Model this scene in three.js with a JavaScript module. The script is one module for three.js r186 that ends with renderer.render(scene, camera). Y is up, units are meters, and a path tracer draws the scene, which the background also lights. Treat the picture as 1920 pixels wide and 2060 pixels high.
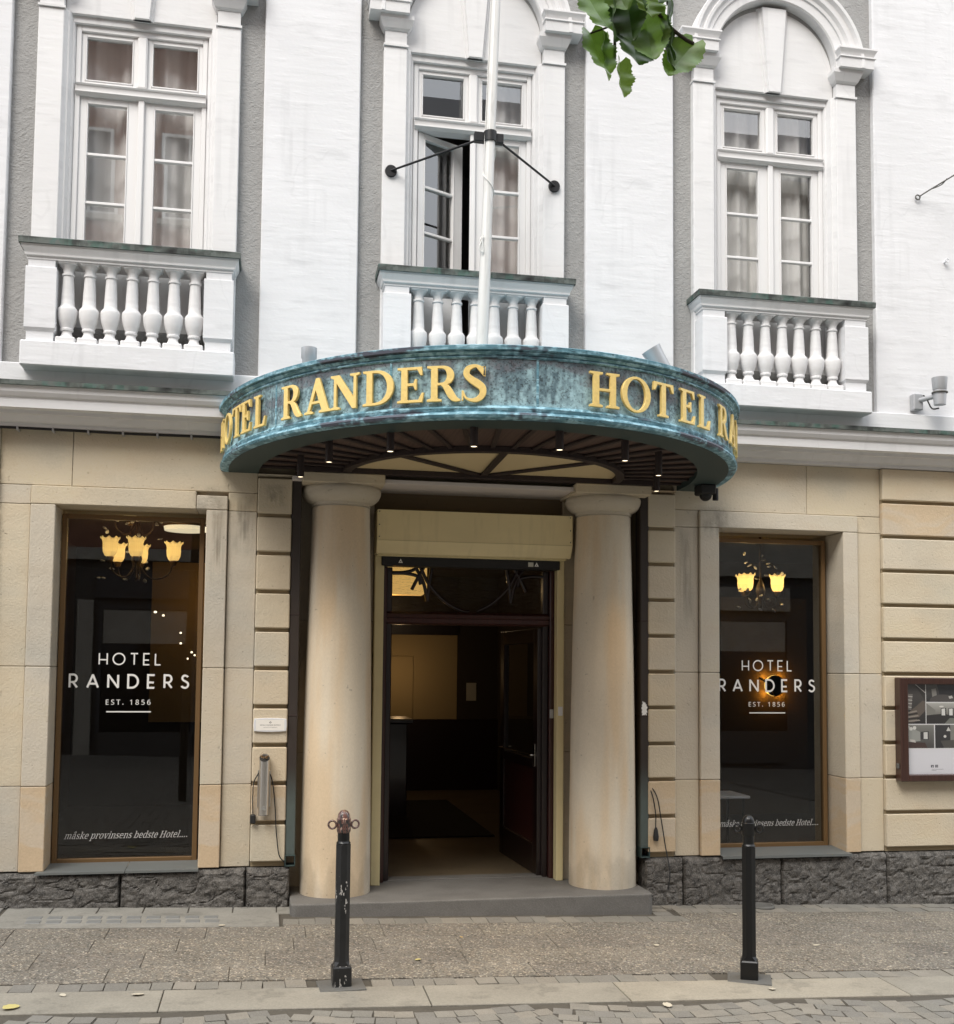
import * as THREE from 'three';
import { mergeGeometries, mergeVertices, toCreasedNormals } from 'three/addons/utils/BufferGeometryUtils.js';

// ------------------------------------------------------------------ camera, sky, sun, exposure
const scene = new THREE.Scene();
const camera = new THREE.PerspectiveCamera(50.175, 1920 / 2060, 0.05, 400);
camera.position.set(-1.499, 1.75, 8.054);
camera.rotation.set(THREE.MathUtils.degToRad(3.593), THREE.MathUtils.degToRad(-10.795), THREE.MathUtils.degToRad(0.541), 'YXZ');
camera.setViewOffset(1920, 2060, 0, -175.93, 1920, 2060);
const renderer = new THREE.WebGLRenderer({ antialias: true });
renderer.toneMapping = THREE.LinearToneMapping;
renderer.toneMappingExposure = 2.22;
renderer.shadowMap.enabled = true;

function overcastSky() {
  const W = 256, H = 128, d = new Float32Array(W * H * 4);
  for (let j = 0; j < H; j++) for (let i = 0; i < W; i++) {
    const el = ((j + 0.5) / H - 0.5) * Math.PI, s = Math.sin(el), az = (i + 0.5) / W * 6.28318;
    const k = (j * W + i) * 4;
    if (s < 0) { d[k] = 0.16; d[k + 1] = 0.155; d[k + 2] = 0.15; d[k + 3] = 1; continue; }
    const cl = 0.5 + 0.5 * Math.sin(az * 3 + 4 * s) * Math.cos(az * 5 - 7 * s + 1);
    const L = 1.15 * (1 + 0.8 * s) / 1.8 * (0.9 + 0.2 * cl);
    d[k] = L * (0.88 + 0.1 * cl); d[k + 1] = L * (0.955 + 0.03 * cl); d[k + 2] = L * (1.05 - 0.03 * cl); d[k + 3] = 1;
  }
  const t = new THREE.DataTexture(d, W, H, THREE.RGBAFormat, THREE.FloatType);
  t.mapping = THREE.EquirectangularReflectionMapping; t.magFilter = THREE.LinearFilter; t.minFilter = THREE.LinearFilter; t.needsUpdate = true;
  return t;
}
const skyTex = overcastSky();
scene.background = skyTex; scene.environment = skyTex;
scene.environmentIntensity = 1; scene.backgroundIntensity = 1;
const sun = new THREE.DirectionalLight(0xfff9f0, 1.65);
sun.position.set(-6.5, 14, 9); sun.target.position.set(0, 2, 0);
sun.castShadow = true; sun.shadow.radius = 60; sun.shadow.mapSize.set(2048, 2048);
Object.assign(sun.shadow.camera, { left: -20, right: 20, top: 20, bottom: -20, near: 0.5, far: 60 });
scene.add(sun, sun.target);

// ------------------------------------------------------------------ small tools
const R = (a) => a * Math.PI / 180;
let seed = 12345;
const rnd = () => { seed = (seed + 0x6D2B79F5) | 0; let t = Math.imul(seed ^ (seed >>> 15), 1 | seed); t = (t + Math.imul(t ^ (t >>> 7), 61 | t)) ^ t; return ((t ^ (t >>> 14)) >>> 0) / 4294967296; };
const rr = (a, b) => a + (b - a) * rnd();
const lerp = (a, b, t) => a + (b - a) * t, clamp = (x, a = 0, b = 1) => Math.min(b, Math.max(a, x));
const smooth = (a, b, x) => { const t = clamp((x - a) / (b - a)); return t * t * (3 - 2 * t); };
const gy = (x, z) => 0.012 - 0.0265 * x - 0.015 * z;              // the street falls to the right and away from the house

const LAT = 256, lattice = new Float32Array(LAT * LAT);
for (let i = 0; i < lattice.length; i++) lattice[i] = rnd();
function vn(x, y, px, py) {                                        // value noise with periods px, py
  const xi = Math.floor(x), yi = Math.floor(y), fx = x - xi, fy = y - yi;
  const w = (a, p) => ((a % p) + p) % p, g = (a, b) => lattice[(w(b, py) % LAT) * LAT + (w(a, px) % LAT)];
  const u = fx * fx * (3 - 2 * fx), v = fy * fy * (3 - 2 * fy);
  return lerp(lerp(g(xi, yi), g(xi + 1, yi), u), lerp(g(xi, yi + 1), g(xi + 1, yi + 1), u), v);
}
function fbm(u, v, fx, fy = fx, oct = 4, off = 0) {                // u, v in 0..1, tiles
  let s = 0, a = 0.5, n = 0;
  for (let o = 0; o < oct; o++) { s += a * vn(u * fx + off * 7.3 * 0, v * fy, fx, fy); n += a; a *= 0.5; fx *= 2; fy *= 2; }
  return s / n;
}
const n3 = (x, y, z) => (vn(x + z * 1.7, y - z * 2.3, 256, 256) + vn(y * 1.3 + 31, z * 1.1 + x * 0.7 + 17, 256, 256)) / 2;
const s8 = (c) => Math.round(255 * Math.pow(clamp(c), 1 / 2.2));
function colourTex(size, metres, fn) {                             // fn(u, v) -> linear [r, g, b]
  const [W, H] = Array.isArray(size) ? size : [size, size], d = new Uint8Array(W * H * 4);
  for (let j = 0; j < H; j++) for (let i = 0; i < W; i++) { const c = fn(i / W, j / H), k = (j * W + i) * 4; d[k] = s8(c[0]); d[k + 1] = s8(c[1]); d[k + 2] = s8(c[2]); d[k + 3] = 255; }
  const t = new THREE.DataTexture(d, W, H); t.colorSpace = THREE.SRGBColorSpace; return setTex(t, metres);
}
function greyTex(size, metres, fn) {
  const [W, H] = Array.isArray(size) ? size : [size, size], d = new Uint8Array(W * H * 4);
  for (let j = 0; j < H; j++) for (let i = 0; i < W; i++) { const c = Math.round(255 * clamp(fn(i / W, j / H))), k = (j * W + i) * 4; d[k] = d[k + 1] = d[k + 2] = c; d[k + 3] = 255; }
  return setTex(new THREE.DataTexture(d, W, H), metres);
}
function setTex(t, metres) {
  t.wrapS = t.wrapT = THREE.RepeatWrapping; t.magFilter = THREE.LinearFilter; t.minFilter = THREE.LinearMipmapLinearFilter; t.generateMipmaps = true;
  const m = Array.isArray(metres) ? metres : [metres, metres]; t.repeat.set(1 / m[0], 1 / m[1]); t.needsUpdate = true; return t;
}
const col = (r, g, b) => new THREE.Color().setRGB(r, g, b);
function std(c, rough, extra = {}) { return new THREE.MeshStandardMaterial({ color: col(...c), roughness: rough, ...extra }); }
function phys(c, rough, extra = {}) { return new THREE.MeshPhysicalMaterial({ color: col(...c), roughness: rough, ...extra }); }
const tint = (m, c) => { const k = m.clone(); k.color = col(...c); return k; };

// ------------------------------------------------------------------ materials
const M = {};
{
  // white plaster with faint horizontal trowel strokes and dirt
  const tc = colourTex(1024, 2.4, (u, v) => {
    const st = fbm(u, v, 6, 90, 3), big = fbm(u, v, 4, 5, 4), dirt = smooth(0.62, 0.85, fbm(u, v, 9, 40, 4)) * 0.16;
    const run = smooth(0.52, 0.8, fbm(u, v, 46, 3, 3)) * smooth(0.45, 0.7, fbm(u, v, 5, 3, 3)), ck = smooth(0.010, 0.002, Math.abs(fbm(u, v, 3, 2, 5) - 0.5)) * smooth(0.5, 0.6, fbm(u, v, 4, 4, 2)), patch = smooth(0.55, 0.57, fbm(u, v, 7, 9, 3)) * 0.018;
    const k = 0.94 + 0.05 * (st - 0.5) + 0.1 * (big - 0.5) - dirt * 0.5 - 0.07 * run - 0.045 * ck - patch; return [k, k * 0.998, k * 0.995];
  });
  const tb = greyTex(1024, 2.4, (u, v) => 0.55 * fbm(u, v, 7, 80, 4) + 0.25 * smooth(0.55, 0.75, fbm(u, v, 16, 60, 3)) + 0.2 * fbm(u, v, 120, 160, 2));
  M.plaster = std([0.715, 0.72, 0.735], 0.86, { map: tc, bumpMap: tb, bumpScale: 0.0022 });
  M.trim = std([0.72, 0.718, 0.72], 0.8, { map: tc, bumpMap: tb, bumpScale: 0.0015 });
  const gb = greyTex(1024, 1.2, (u, v) => 0.5 * fbm(u, v, 90, 110, 3) + 0.3 * fbm(u, v, 170, 190, 2) + 0.2 * smooth(0.55, 0.7, fbm(u, v, 40, 50, 3)));
  const gc = colourTex(512, 1.9, (u, v) => { const k = 0.9 + 0.2 * (fbm(u, v, 5, 3, 4) - 0.5) + 0.12 * (fbm(u, v, 60, 60, 2) - 0.5); return [k, k, k]; });
  M.roughcast = std([0.335, 0.333, 0.325], 0.93, { map: gc, bumpMap: gb, bumpScale: 0.007 });
  M.windowPaint = std([0.70, 0.695, 0.69], 0.45);
  // sandstone: neutral detail, the blocks give the tint
  const sc = colourTex(1024, 1.5, (u, v) => {
    const cloud = fbm(u, v, 4, 4, 5), band = fbm(u + 0.12 * fbm(u, v, 3, 3, 3), v, 3, 26, 3), grain = fbm(u, v, 190, 190, 2), spot = smooth(0.86, 0.92, fbm(u, v, 60, 60, 2));
    const k = 0.97 + 0.24 * (cloud - 0.5) + 0.1 * (band - 0.5) + 0.1 * (grain - 0.5) - 0.2 * spot;
    const w = 0.12 * (fbm(u, v, 3, 5, 3) - 0.5);
    return [k * (1 + w), k, k * (1 - 1.3 * w)];
  });
  const sb = greyTex(1024, 1.5, (u, v) => 0.5 * fbm(u, v, 150, 150, 3) + 0.5 * fbm(u, v, 12, 12, 4) - 0.4 * smooth(0.86, 0.92, fbm(u, v, 60, 60, 2)));
  M.stone = std([0.53, 0.465, 0.36], 0.88, { map: sc, bumpMap: sb, bumpScale: 0.004 });
  const peach = colourTex(512, 1.1, (u, v) => {
    const w = fbm(u, v, 3, 3, 4), b = fbm(u, v + 0.25 * w, 2, 14, 3), g = fbm(u, v, 120, 120, 2); const k = 0.9 + 0.12 * (g - 0.5) + 0.2 * (w - 0.5), o = smooth(0.4, 0.68, b);
    return [k, k * lerp(1, 0.92, o), k * lerp(1, 0.81, o)];
  });
  M.peach = std([0.56, 0.465, 0.345], 0.88, { map: peach, bumpMap: sb, bumpScale: 0.003 });
  M.stones = [M.stone, tint(M.stone, [0.52, 0.465, 0.375]), tint(M.stone, [0.54, 0.465, 0.345]), tint(M.stone, [0.51, 0.455, 0.365]), tint(M.stone, [0.55, 0.475, 0.35])];
  M.rustic = [[0.54, 0.47, 0.35], [0.56, 0.485, 0.36], [0.53, 0.47, 0.365], [0.545, 0.47, 0.355], [0.565, 0.48, 0.35], [0.54, 0.465, 0.345], [0.55, 0.485, 0.375]].map((c) => tint(M.stone, c)); M.rustic.push(tint(M.peach, [0.56, 0.475, 0.36]));
  M.mortar = std([0.30, 0.245, 0.17], 0.95);
  M.joint = std([0.30, 0.24, 0.15], 0.95);
  // column drums: vertical washes of stain
  const cc = colourTex(1024, [1, 1], (u, v) => {
    const run = fbm(u, v, 9, 2, 4), run2 = fbm(u, v, 34, 3, 3), pat = fbm(u, v, 4, 7, 4), g = fbm(u, v, 220, 300, 2), low = smooth(0.2, 0.0, v) * fbm(u, v, 12, 10, 4);
    const pits = smooth(0.88, 0.92, fbm(u, v, 50, 90, 2)); const o = smooth(0.42, 0.72, run), k = 0.93 + 0.16 * (pat - 0.5) + 0.1 * (g - 0.5) + 0.08 * (run2 - 0.5) - 0.25 * pits - 0.35 * low * smooth(0.4, 0.6, low + 0.15);
    return [k * lerp(1, 0.97, o), k * lerp(1, 0.87, o), k * lerp(1, 0.75, o)];
  });
  M.column = std([0.68, 0.605, 0.48], 0.85, { map: cc });
  // granites
  const gr = colourTex(1024, 0.9, (u, v) => { const s = fbm(u, v, 200, 200, 2), m = fbm(u, v, 30, 30, 4), w = smooth(0.70, 0.78, fbm(u, v, 150, 170, 2)); const k = 0.55 + 0.8 * (s - 0.5) + 0.9 * (m - 0.5) + 0.7 * w; return [k, k * 0.97, k * 0.93]; });
  const grb = greyTex(1024, 0.9, (u, v) => 0.6 * fbm(u, v, 26, 26, 5) + 0.4 * fbm(u, v, 90, 90, 3));
  M.granite = std([0.165, 0.158, 0.148], 0.8, { map: gr, bumpMap: grb, bumpScale: 0.010 });
  const gs = colourTex(1024, 0.7, (u, v) => { const s = fbm(u, v, 230, 230, 2), m = fbm(u, v, 5, 5, 4), w = smooth(0.66, 0.76, fbm(u, v, 210, 200, 2)); const k = 0.85 + 0.4 * (s - 0.5) + 0.3 * (m - 0.5) + 0.25 * w; return [k, k * 0.99, k * 0.96]; });
  M.stepStone = std([0.155, 0.15, 0.143], 0.78, { map: gs, bumpMap: grb, bumpScale: 0.002 });
  // verdigris copper
  const pc = (flow) => (u, v) => {
    const a = fbm(u, v, 6, 5, 5), b = fbm(u, v, 40, 30, 4), c = fbm(u, v, 90, 12, 3), pit = smooth(0.62, 0.74, fbm(u, v, 110, 130, 3));
    const blue = smooth(0.26, 0.56, a + 0.45 * (b - 0.5) + 0.25 * (c - 0.5) + flow), pale = smooth(0.54, 0.78, b * 0.6 + c * 0.5 + 0.1 * a);
    let r = lerp(0.085, 0.135, blue), g = lerp(0.085, 0.29, blue), bl = lerp(0.105, 0.335, blue);
    r = lerp(r, 0.44, pale * blue * 0.8); g = lerp(g, 0.66, pale * blue * 0.8); bl = lerp(bl, 0.71, pale * blue * 0.8);
    const k = 1 - 0.65 * pit * (0.4 + 0.6 * smooth(0.4, 0.6, fbm(u, v, 9, 8, 3))); return [r * k, g * k, bl * k];
  };
  const fasc = colourTex([2048, 512], [2.6, 0.594], (u, v) => {
    const h = clamp((v - 0.05) / 0.45), a = fbm(u, v, 11, 3, 4), f = fbm(u, v, 120, 28, 3), f2 = fbm(u, v, 260, 64, 2), st = fbm(u, v, 150, 5, 2);
    const li = smooth(0.28, 0.80, 0.42 * a + 0.36 * f + 0.26 * st + 0.24 * (h - 0.45)), pu = smooth(0.55, 0.72, fbm(u, v, 6, 4, 4) + 0.3 * (0.5 - h)) * (0.45 + 0.55 * smooth(0.35, 0.6, f)), k = 1 - 0.6 * smooth(0.6, 0.7, f2) * (1 - 0.5 * li);
    let c = [lerp(0.07, 0.36, li), lerp(0.125, 0.54, li), lerp(0.15, 0.58, li)]; const w = smooth(0.86, 1, h) * 0.35; c = c.map((e, q) => lerp(e, [0.36, 0.60, 0.68][q], w));
    return c.map((e, q) => lerp(e, [0.10, 0.075, 0.09][q], 0.68 * pu) * k);
  });
  M.copper = std([1, 1, 1], 0.6, { map: fasc, bumpMap: greyTex(512, 0.8, (u, v) => 0.6 * fbm(u, v, 60, 60, 3) + 0.4 * fbm(u, v, 8, 8, 3)), bumpScale: 0.003, metalness: 0.1 });
  M.copperRim = std([0.85, 0.93, 1.0], 0.6, { map: colourTex(1024, [2.3, 0.5], pc(0.08)), metalness: 0.1 });
  M.copperDark = std([0.035, 0.06, 0.058], 0.6, { metalness: 0.15 });
  const gcop = colourTex(512, [1.3, 0.25], (u, v) => { const a = fbm(u, v, 14, 6, 5), b = smooth(0.5, 0.65, fbm(u, v, 50, 3, 3)); const g = smooth(0.5, 0.7, fbm(u, v, 24, 3, 4)), k = 0.55 + 1.7 * (a - 0.5) + 0.3 * b; return [k * lerp(0.98, 0.72, g), k * lerp(1, 1.12, g), k * lerp(0.98, 1.0, g)]; });
  M.copperEdge = std([0.115, 0.13, 0.12], 0.7, { map: gcop, metalness: 0.1 });
  M.copperSill = std([0.15, 0.16, 0.155], 0.5, { metalness: 0.2 });
  const wood = colourTex(512, [0.4, 1.2], (u, v) => { const g = fbm(u, v, 60, 4, 4), k = 0.7 + 0.7 * (g - 0.4); return [k, k, k]; });
  M.slat = std([0.095, 0.056, 0.045], 0.6, { map: wood });
  M.batten = std([0.03, 0.016, 0.014], 0.6, { map: wood });
  M.mahogany = phys([0.05, 0.014, 0.011], 0.35, { map: wood, clearcoat: 0.3, clearcoatRoughness: 0.25 });
  M.darkWood = phys([0.014, 0.006, 0.006], 0.35, { map: wood, clearcoat: 0.3, clearcoatRoughness: 0.2 });
  M.cream = std([0.62, 0.50, 0.29], 0.7);
  M.soffit = std([0.62, 0.57, 0.54], 0.8);
  M.shadedWall = std([0.16, 0.115, 0.065], 0.9, { map: sc });  // stone above the door: its deep shade is put into this dark brown
  M.gold = phys([0.88, 0.65, 0.24], 0.45, { metalness: 0.15, map: colourTex(256, 0.6, (u, v) => { const k = 0.92 + 0.2 * (fbm(u, v, 8, 8, 4) - 0.5); return [k, k, k * 0.95]; }) });
  const dirtC = colourTex(512, 1.3, (u, v) => { const k = 0.93 + 0.12 * (fbm(u, v, 3, 8, 4) - 0.5) - 0.05 * smooth(0.6, 0.8, fbm(u, v, 30, 5, 3)); return [k, k, k * 0.98]; });
  M.shutter = phys([0.76, 0.64, 0.37], 0.45, { map: dirtC, clearcoat: 0.15, clearcoatRoughness: 0.4 });
  M.shutterRail = std([0.66, 0.57, 0.33], 0.5, { map: dirtC });
  M.black = std([0.006, 0.006, 0.006], 0.5);
  M.blackRubber = std([0.012, 0.012, 0.012], 0.65);
  M.blackIron = std([0.012, 0.012, 0.013], 0.45, { metalness: 0.3 });
  const chips = (amt) => { const f = (u, v) => smooth(0.70 - amt, 0.73 - amt, fbm(u, v, 22, 16, 4)) * smooth(0.60, 0.70, fbm(u, v, 5, 2, 3));
    return { map: colourTex(512, [0.3, 0.5], (u, v) => { const c = f(u, v), k = 0.7 + 0.6 * fbm(u, v, 10, 20, 3); return [lerp(0.012 * k, 0.42, c), lerp(0.012 * k, 0.40, c), lerp(0.012 * k, 0.37, c)]; }), roughnessMap: greyTex(256, [0.3, 0.5], (u, v) => 0.3 + 0.4 * f(u, v) + 0.2 * fbm(u, v, 12, 20, 3)) }; };
  M.bollardWorn = phys([1, 1, 1], 1, { ...chips(0.0), specularIntensity: 0.7 });
  M.bollardBlack = phys([0.008, 0.008, 0.008], 0.3, { specularIntensity: 0.7 });
  M.bollardRust = phys([1, 1, 1], 0.4, { map: colourTex(256, 0.16, (u, v) => { const c = smooth(0.42, 0.6, fbm(u, v, 7, 9, 4)), w = smooth(0.66, 0.72, fbm(u, v, 12, 12, 3)); return [lerp(0.012, 0.14, c) + 0.3 * w, lerp(0.011, 0.055, c) + 0.25 * w, lerp(0.011, 0.04, c) + 0.22 * w]; }), clearcoat: 0.5, clearcoatRoughness: 0.2 });
  M.castPlate = std([0.13, 0.128, 0.12], 0.7, { map: gs });
  M.pipeBrown = std([1, 1, 1], 0.55, { map: colourTex(512, [0.6, 3.2], (u, v) => { const a = smooth(0.34, 0.2, v) * (0.5 + 0.9 * fbm(u, v, 6, 30, 4)), k = 0.8 + 0.4 * fbm(u, v, 10, 20, 3), c = clamp(a); return [lerp(0.026, 0.075, c) * k, lerp(0.018, 0.098, c) * k, lerp(0.014, 0.092, c) * k]; }) });
  // paving
  const agg = colourTex(2048, 1.6, (u, v) => {
    const peb = fbm(u, v, 190, 190, 1), s2 = fbm(u + 0.31, v + 0.7, 150, 150, 1), big = fbm(u, v, 5, 5, 4), lit = smooth(0.72, 0.84, peb), dk = smooth(0.3, 0.16, s2), br = fbm(u, v, 80, 80, 2);
    let k = 0.8 + 0.4 * (big - 0.5) + 0.35 * (peb - 0.5); k = lerp(k, 2.2, lit * 0.7); k *= 1 - 0.5 * dk; const w = 0.12 * (br - 0.5);
    return [0.21 * k * (1 + w), 0.188 * k, 0.153 * k * (1 - w)];
  });
  M.aggregate = std([1, 1, 1], 0.88, { map: agg, bumpMap: greyTex(1024, 0.8, (u, v) => fbm(u, v, 95, 95, 2)), bumpScale: 0.006 });
  M.aggregates = [M.aggregate, tint(M.aggregate, [0.93, 0.92, 0.92]), tint(M.aggregate, [1.06, 1.05, 1.03])];
  M.setts = [[0.235, 0.22, 0.19], [0.215, 0.205, 0.18], [0.255, 0.235, 0.20], [0.20, 0.19, 0.17]].map((c) => std(c, 0.8, { map: gs, bumpMap: grb, bumpScale: 0.006 }));
  const kc = colourTex(1024, 1.5, (u, v) => { const k = 0.86 + 0.3 * (fbm(u, v, 6, 6, 5) - 0.5) + 0.25 * (fbm(u, v, 200, 200, 2) - 0.5) - 0.15 * smooth(0.6, 0.75, fbm(u, v, 14, 20, 4)); return [k, k * 0.99, k * 0.95]; });
  M.kerb = std([0.29, 0.27, 0.23], 0.88, { map: kc, bumpMap: sb, bumpScale: 0.002 });
  M.kerbPale = std([0.345, 0.315, 0.26], 0.88, { map: kc, bumpMap: sb, bumpScale: 0.002 });
  M.concrete = std([0.27, 0.262, 0.24], 0.85, { map: kc });
  M.bed = std([0.09, 0.08, 0.065], 0.95, { map: kc });
  M.streetFar = std([0.22, 0.205, 0.175], 0.9, { map: colourTex(1024, 2.4, (u, v) => { const c = fbm(u, v, 24, 24, 2), k = 0.8 + 0.5 * (c - 0.5) + 0.3 * (fbm(u, v, 120, 120, 2) - 0.5); return [k, k, k]; }) });
  M.glassBlock = phys([0.19, 0.192, 0.185], 0.5, { specularIntensity: 0.5 });
  // glass and metals
  M.pane = phys([1, 1, 1], 0.0, { transmission: 1, thickness: 0, ior: 2.4, side: THREE.DoubleSide });
  M.shopPane = phys([0.58, 0.595, 0.60], 0.0, { transmission: 1, thickness: 0, ior: 1.58, side: THREE.DoubleSide });
  M.transomGlass = phys([0.95, 0.86, 0.66], 0.1, { transmission: 1, thickness: 0, ior: 1.5, bumpMap: greyTex(512, 0.16, (u, v) => fbm(u, v, 4, 9, 3)), bumpScale: 0.03, side: THREE.DoubleSide });
  M.brass = std([0.17, 0.10, 0.042], 0.45, { metalness: 0.3 });
  M.darkBrass = std([0.06, 0.04, 0.022], 0.45, { metalness: 0.4 });
  M.steel = std([0.55, 0.53, 0.50], 0.28, { metalness: 0.95 });
  M.chrome = std([0.75, 0.74, 0.72], 0.15, { metalness: 1 });
  M.lampGrey = std([0.42, 0.43, 0.445], 0.4, { metalness: 0.35 });
  M.lampWhite = std([0.66, 0.67, 0.69], 0.4);
  M.poleWhite = phys([0.66, 0.655, 0.645], 0.35, { clearcoat: 0.3, clearcoatRoughness: 0.3, map: colourTex(512, [0.3, 2.2], (u, v) => { const k = 0.96 - 0.15 * smooth(0.5, 0.8, fbm(u, v, 6, 12, 4)); return [k, k, k * 0.98]; }) });
  M.rope = std([0.72, 0.71, 0.68], 0.9);
  M.whitePrint = std([0.80, 0.80, 0.78], 0.7);
  M.curtain = phys([0.84, 0.83, 0.81], 0.95, { transmission: 0.25, thickness: 0, side: THREE.DoubleSide });
  M.bulbShade = phys([0.97, 0.90, 0.66], 0.9, { transmission: 0.6, thickness: 0, emissive: col(1.0, 0.74, 0.32), emissiveIntensity: 0.2, side: THREE.DoubleSide });
  M.downGlow = std([0.9, 0.85, 0.75], 0.5, { emissive: col(1, 0.82, 0.55), emissiveIntensity: 1.5 });
  M.haloGlow = std([0.9, 0.7, 0.3], 0.6, { emissive: col(1.0, 0.66, 0.18), emissiveIntensity: 0.9 });
  M.ceilingGlow = std([0.9, 0.8, 0.6], 0.6, { emissive: col(1.0, 0.66, 0.24), emissiveIntensity: 0.24 });
  M.ceilingPale = std([0.9, 0.85, 0.7], 0.6, { emissive: col(1.0, 0.86, 0.58), emissiveIntensity: 0.5 });
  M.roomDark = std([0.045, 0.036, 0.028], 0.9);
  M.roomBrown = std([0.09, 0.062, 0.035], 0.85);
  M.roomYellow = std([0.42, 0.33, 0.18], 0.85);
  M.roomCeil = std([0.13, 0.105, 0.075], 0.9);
  M.bedroom = std([0.22, 0.205, 0.19], 0.9);
  M.tileFloor = std([0.17, 0.135, 0.09], 0.4, { map: kc });
  M.mat = std([0.008, 0.007, 0.007], 0.95);
  M.deskWood = phys([0.02, 0.011, 0.008], 0.3, { clearcoat: 0.4 });
  M.paper = std([0.5, 0.5, 0.45], 0.8);
}

// ------------------------------------------------------------------ geometry helpers
function poly(quads) {                                             // list of polygons (arrays of [x,y,z]) -> flat shaded geometry
  const p = [];
  for (const q of quads) for (let i = 1; i < q.length - 1; i++) p.push(...q[0], ...q[i], ...q[i + 1]);
  const g = new THREE.BufferGeometry(); g.setAttribute('position', new THREE.Float32BufferAttribute(p, 3)); g.computeVertexNormals(); return boxUV(g);
}
function boxUV(g) {                                                // uv in metres, by the main direction of each face
  if (g.index) g = g.toNonIndexed();
  const p = g.attributes.position, n = p.count, uv = new Float32Array(n * 2);
  for (let i = 0; i < n; i += 3) {
    const a = [p.getX(i), p.getY(i), p.getZ(i)], b = [p.getX(i + 1), p.getY(i + 1), p.getZ(i + 1)], c = [p.getX(i + 2), p.getY(i + 2), p.getZ(i + 2)];
    const u = [b[0] - a[0], b[1] - a[1], b[2] - a[2]], v = [c[0] - a[0], c[1] - a[1], c[2] - a[2]];
    const nx = Math.abs(u[1] * v[2] - u[2] * v[1]), ny = Math.abs(u[2] * v[0] - u[0] * v[2]), nz = Math.abs(u[0] * v[1] - u[1] * v[0]);
    [a, b, c].forEach((q, k) => { const o = (i + k) * 2; if (ny >= nx && ny >= nz) { uv[o] = q[0]; uv[o + 1] = q[2]; } else if (nx > nz) { uv[o] = q[2]; uv[o + 1] = q[1]; } else { uv[o] = q[0]; uv[o + 1] = q[1]; } });
  }
  g.setAttribute('uv', new THREE.BufferAttribute(uv, 2)); return g;
}
function cbox(x0, x1, y0, y1, z0, z1, c = 0.003) {                 // box with chamfered edges
  const cx = (x0 + x1) / 2, cy = (y0 + y1) / 2, cz = (z0 + z1) / 2, h = [(x1 - x0) / 2, (y1 - y0) / 2, (z1 - z0) / 2];
  c = Math.min(c, h[0] * 0.45, h[1] * 0.45, h[2] * 0.45);
  const P = (s, ax) => s.map((k, i) => k * (i === ax ? h[i] : h[i] - c));
  const out = [], add = (q) => {
    const u = q[1].map((e, i) => e - q[0][i]), v = q[2].map((e, i) => e - q[0][i]);
    const n = [u[1] * v[2] - u[2] * v[1], u[2] * v[0] - u[0] * v[2], u[0] * v[1] - u[1] * v[0]];
    const m = q.reduce((s, e) => s.map((k, i) => k + e[i]), [0, 0, 0]);
    if (n[0] * m[0] + n[1] * m[1] + n[2] * m[2] < 0) q.reverse();
    out.push(q.map((e) => [e[0] + cx, e[1] + cy, e[2] + cz]));
  };
  for (let ax = 0; ax < 3; ax++) for (const s of [-1, 1]) {
    const a = (ax + 1) % 3, b = (ax + 2) % 3;
    add([[-1, -1], [1, -1], [1, 1], [-1, 1]].map(([p, q]) => { const t = [0, 0, 0]; t[ax] = s; t[a] = p; t[b] = q; return P(t, ax); }));
  }
  for (let ax = 0; ax < 3; ax++) { const a = (ax + 1) % 3, b = (ax + 2) % 3;
    for (const p of [-1, 1]) for (const q of [-1, 1]) { const t0 = [0, 0, 0], t1 = [0, 0, 0]; t0[a] = t1[a] = p; t0[b] = t1[b] = q; t0[ax] = -1; t1[ax] = 1; add([P(t0, a), P(t1, a), P(t1, b), P(t0, b)]); } }
  for (const x of [-1, 1]) for (const y of [-1, 1]) for (const z of [-1, 1]) { const t = [x, y, z]; add([P(t, 0), P(t, 1), P(t, 2)]); }
  return poly(out);
}
const bx = (x0, x1, y0, y1, z0, z1) => cbox(x0, x1, y0, y1, z0, z1, 0.0015);
function loft(levels) {                                            // levels [y, x0, x1, z0, z1] from bottom to top
  const q = [], c = ([y, x0, x1, z0, z1]) => [[x0, y, z1], [x1, y, z1], [x1, y, z0], [x0, y, z0]];
  for (let i = 0; i < levels.length - 1; i++) { const a = c(levels[i]), b = c(levels[i + 1]); for (let k = 0; k < 4; k++) { const l = (k + 1) % 4; q.push([a[k], a[l], b[l], b[k]]); } }
  q.push(c(levels[0]).reverse(), c(levels[levels.length - 1])); return poly(q);
}
function mould(x0, x1, z0, z1, prof) { return loft(prof.map(([y, o]) => [y, x0 - o, x1 + o, z0, z1 + o])); }   // a moulding that returns at both ends
function tube(pts, r, seg = 6, closed = false, n) {
  const c = new THREE.CatmullRomCurve3(pts.map((p) => new THREE.Vector3(...p)), closed);
  return new THREE.TubeGeometry(c, n || pts.length * 6, r, seg, closed);
}
function rod(a, b, r, seg = 10) {
  const A = new THREE.Vector3(...a), B = new THREE.Vector3(...b), d = B.clone().sub(A), g = new THREE.CylinderGeometry(r, r, d.length(), seg);
  g.applyQuaternion(new THREE.Quaternion().setFromUnitVectors(new THREE.Vector3(0, 1, 0), d.clone().normalize())); g.translate((A.x + B.x) / 2, (A.y + B.y) / 2, (A.z + B.z) / 2); return g;
}
function lathe(pts, seg = 28, w = 1) {                             // pts [r, y]; uv in metres
  const g = new THREE.LatheGeometry(pts.map(([r, y]) => new THREE.Vector2(r, y)), seg), uv = g.attributes.uv, p = g.attributes.position;
  for (let i = 0; i < uv.count; i++) uv.setXY(i, uv.getX(i) * w, p.getY(i)); return toCreasedNormals(g, 0.6);
}
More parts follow.
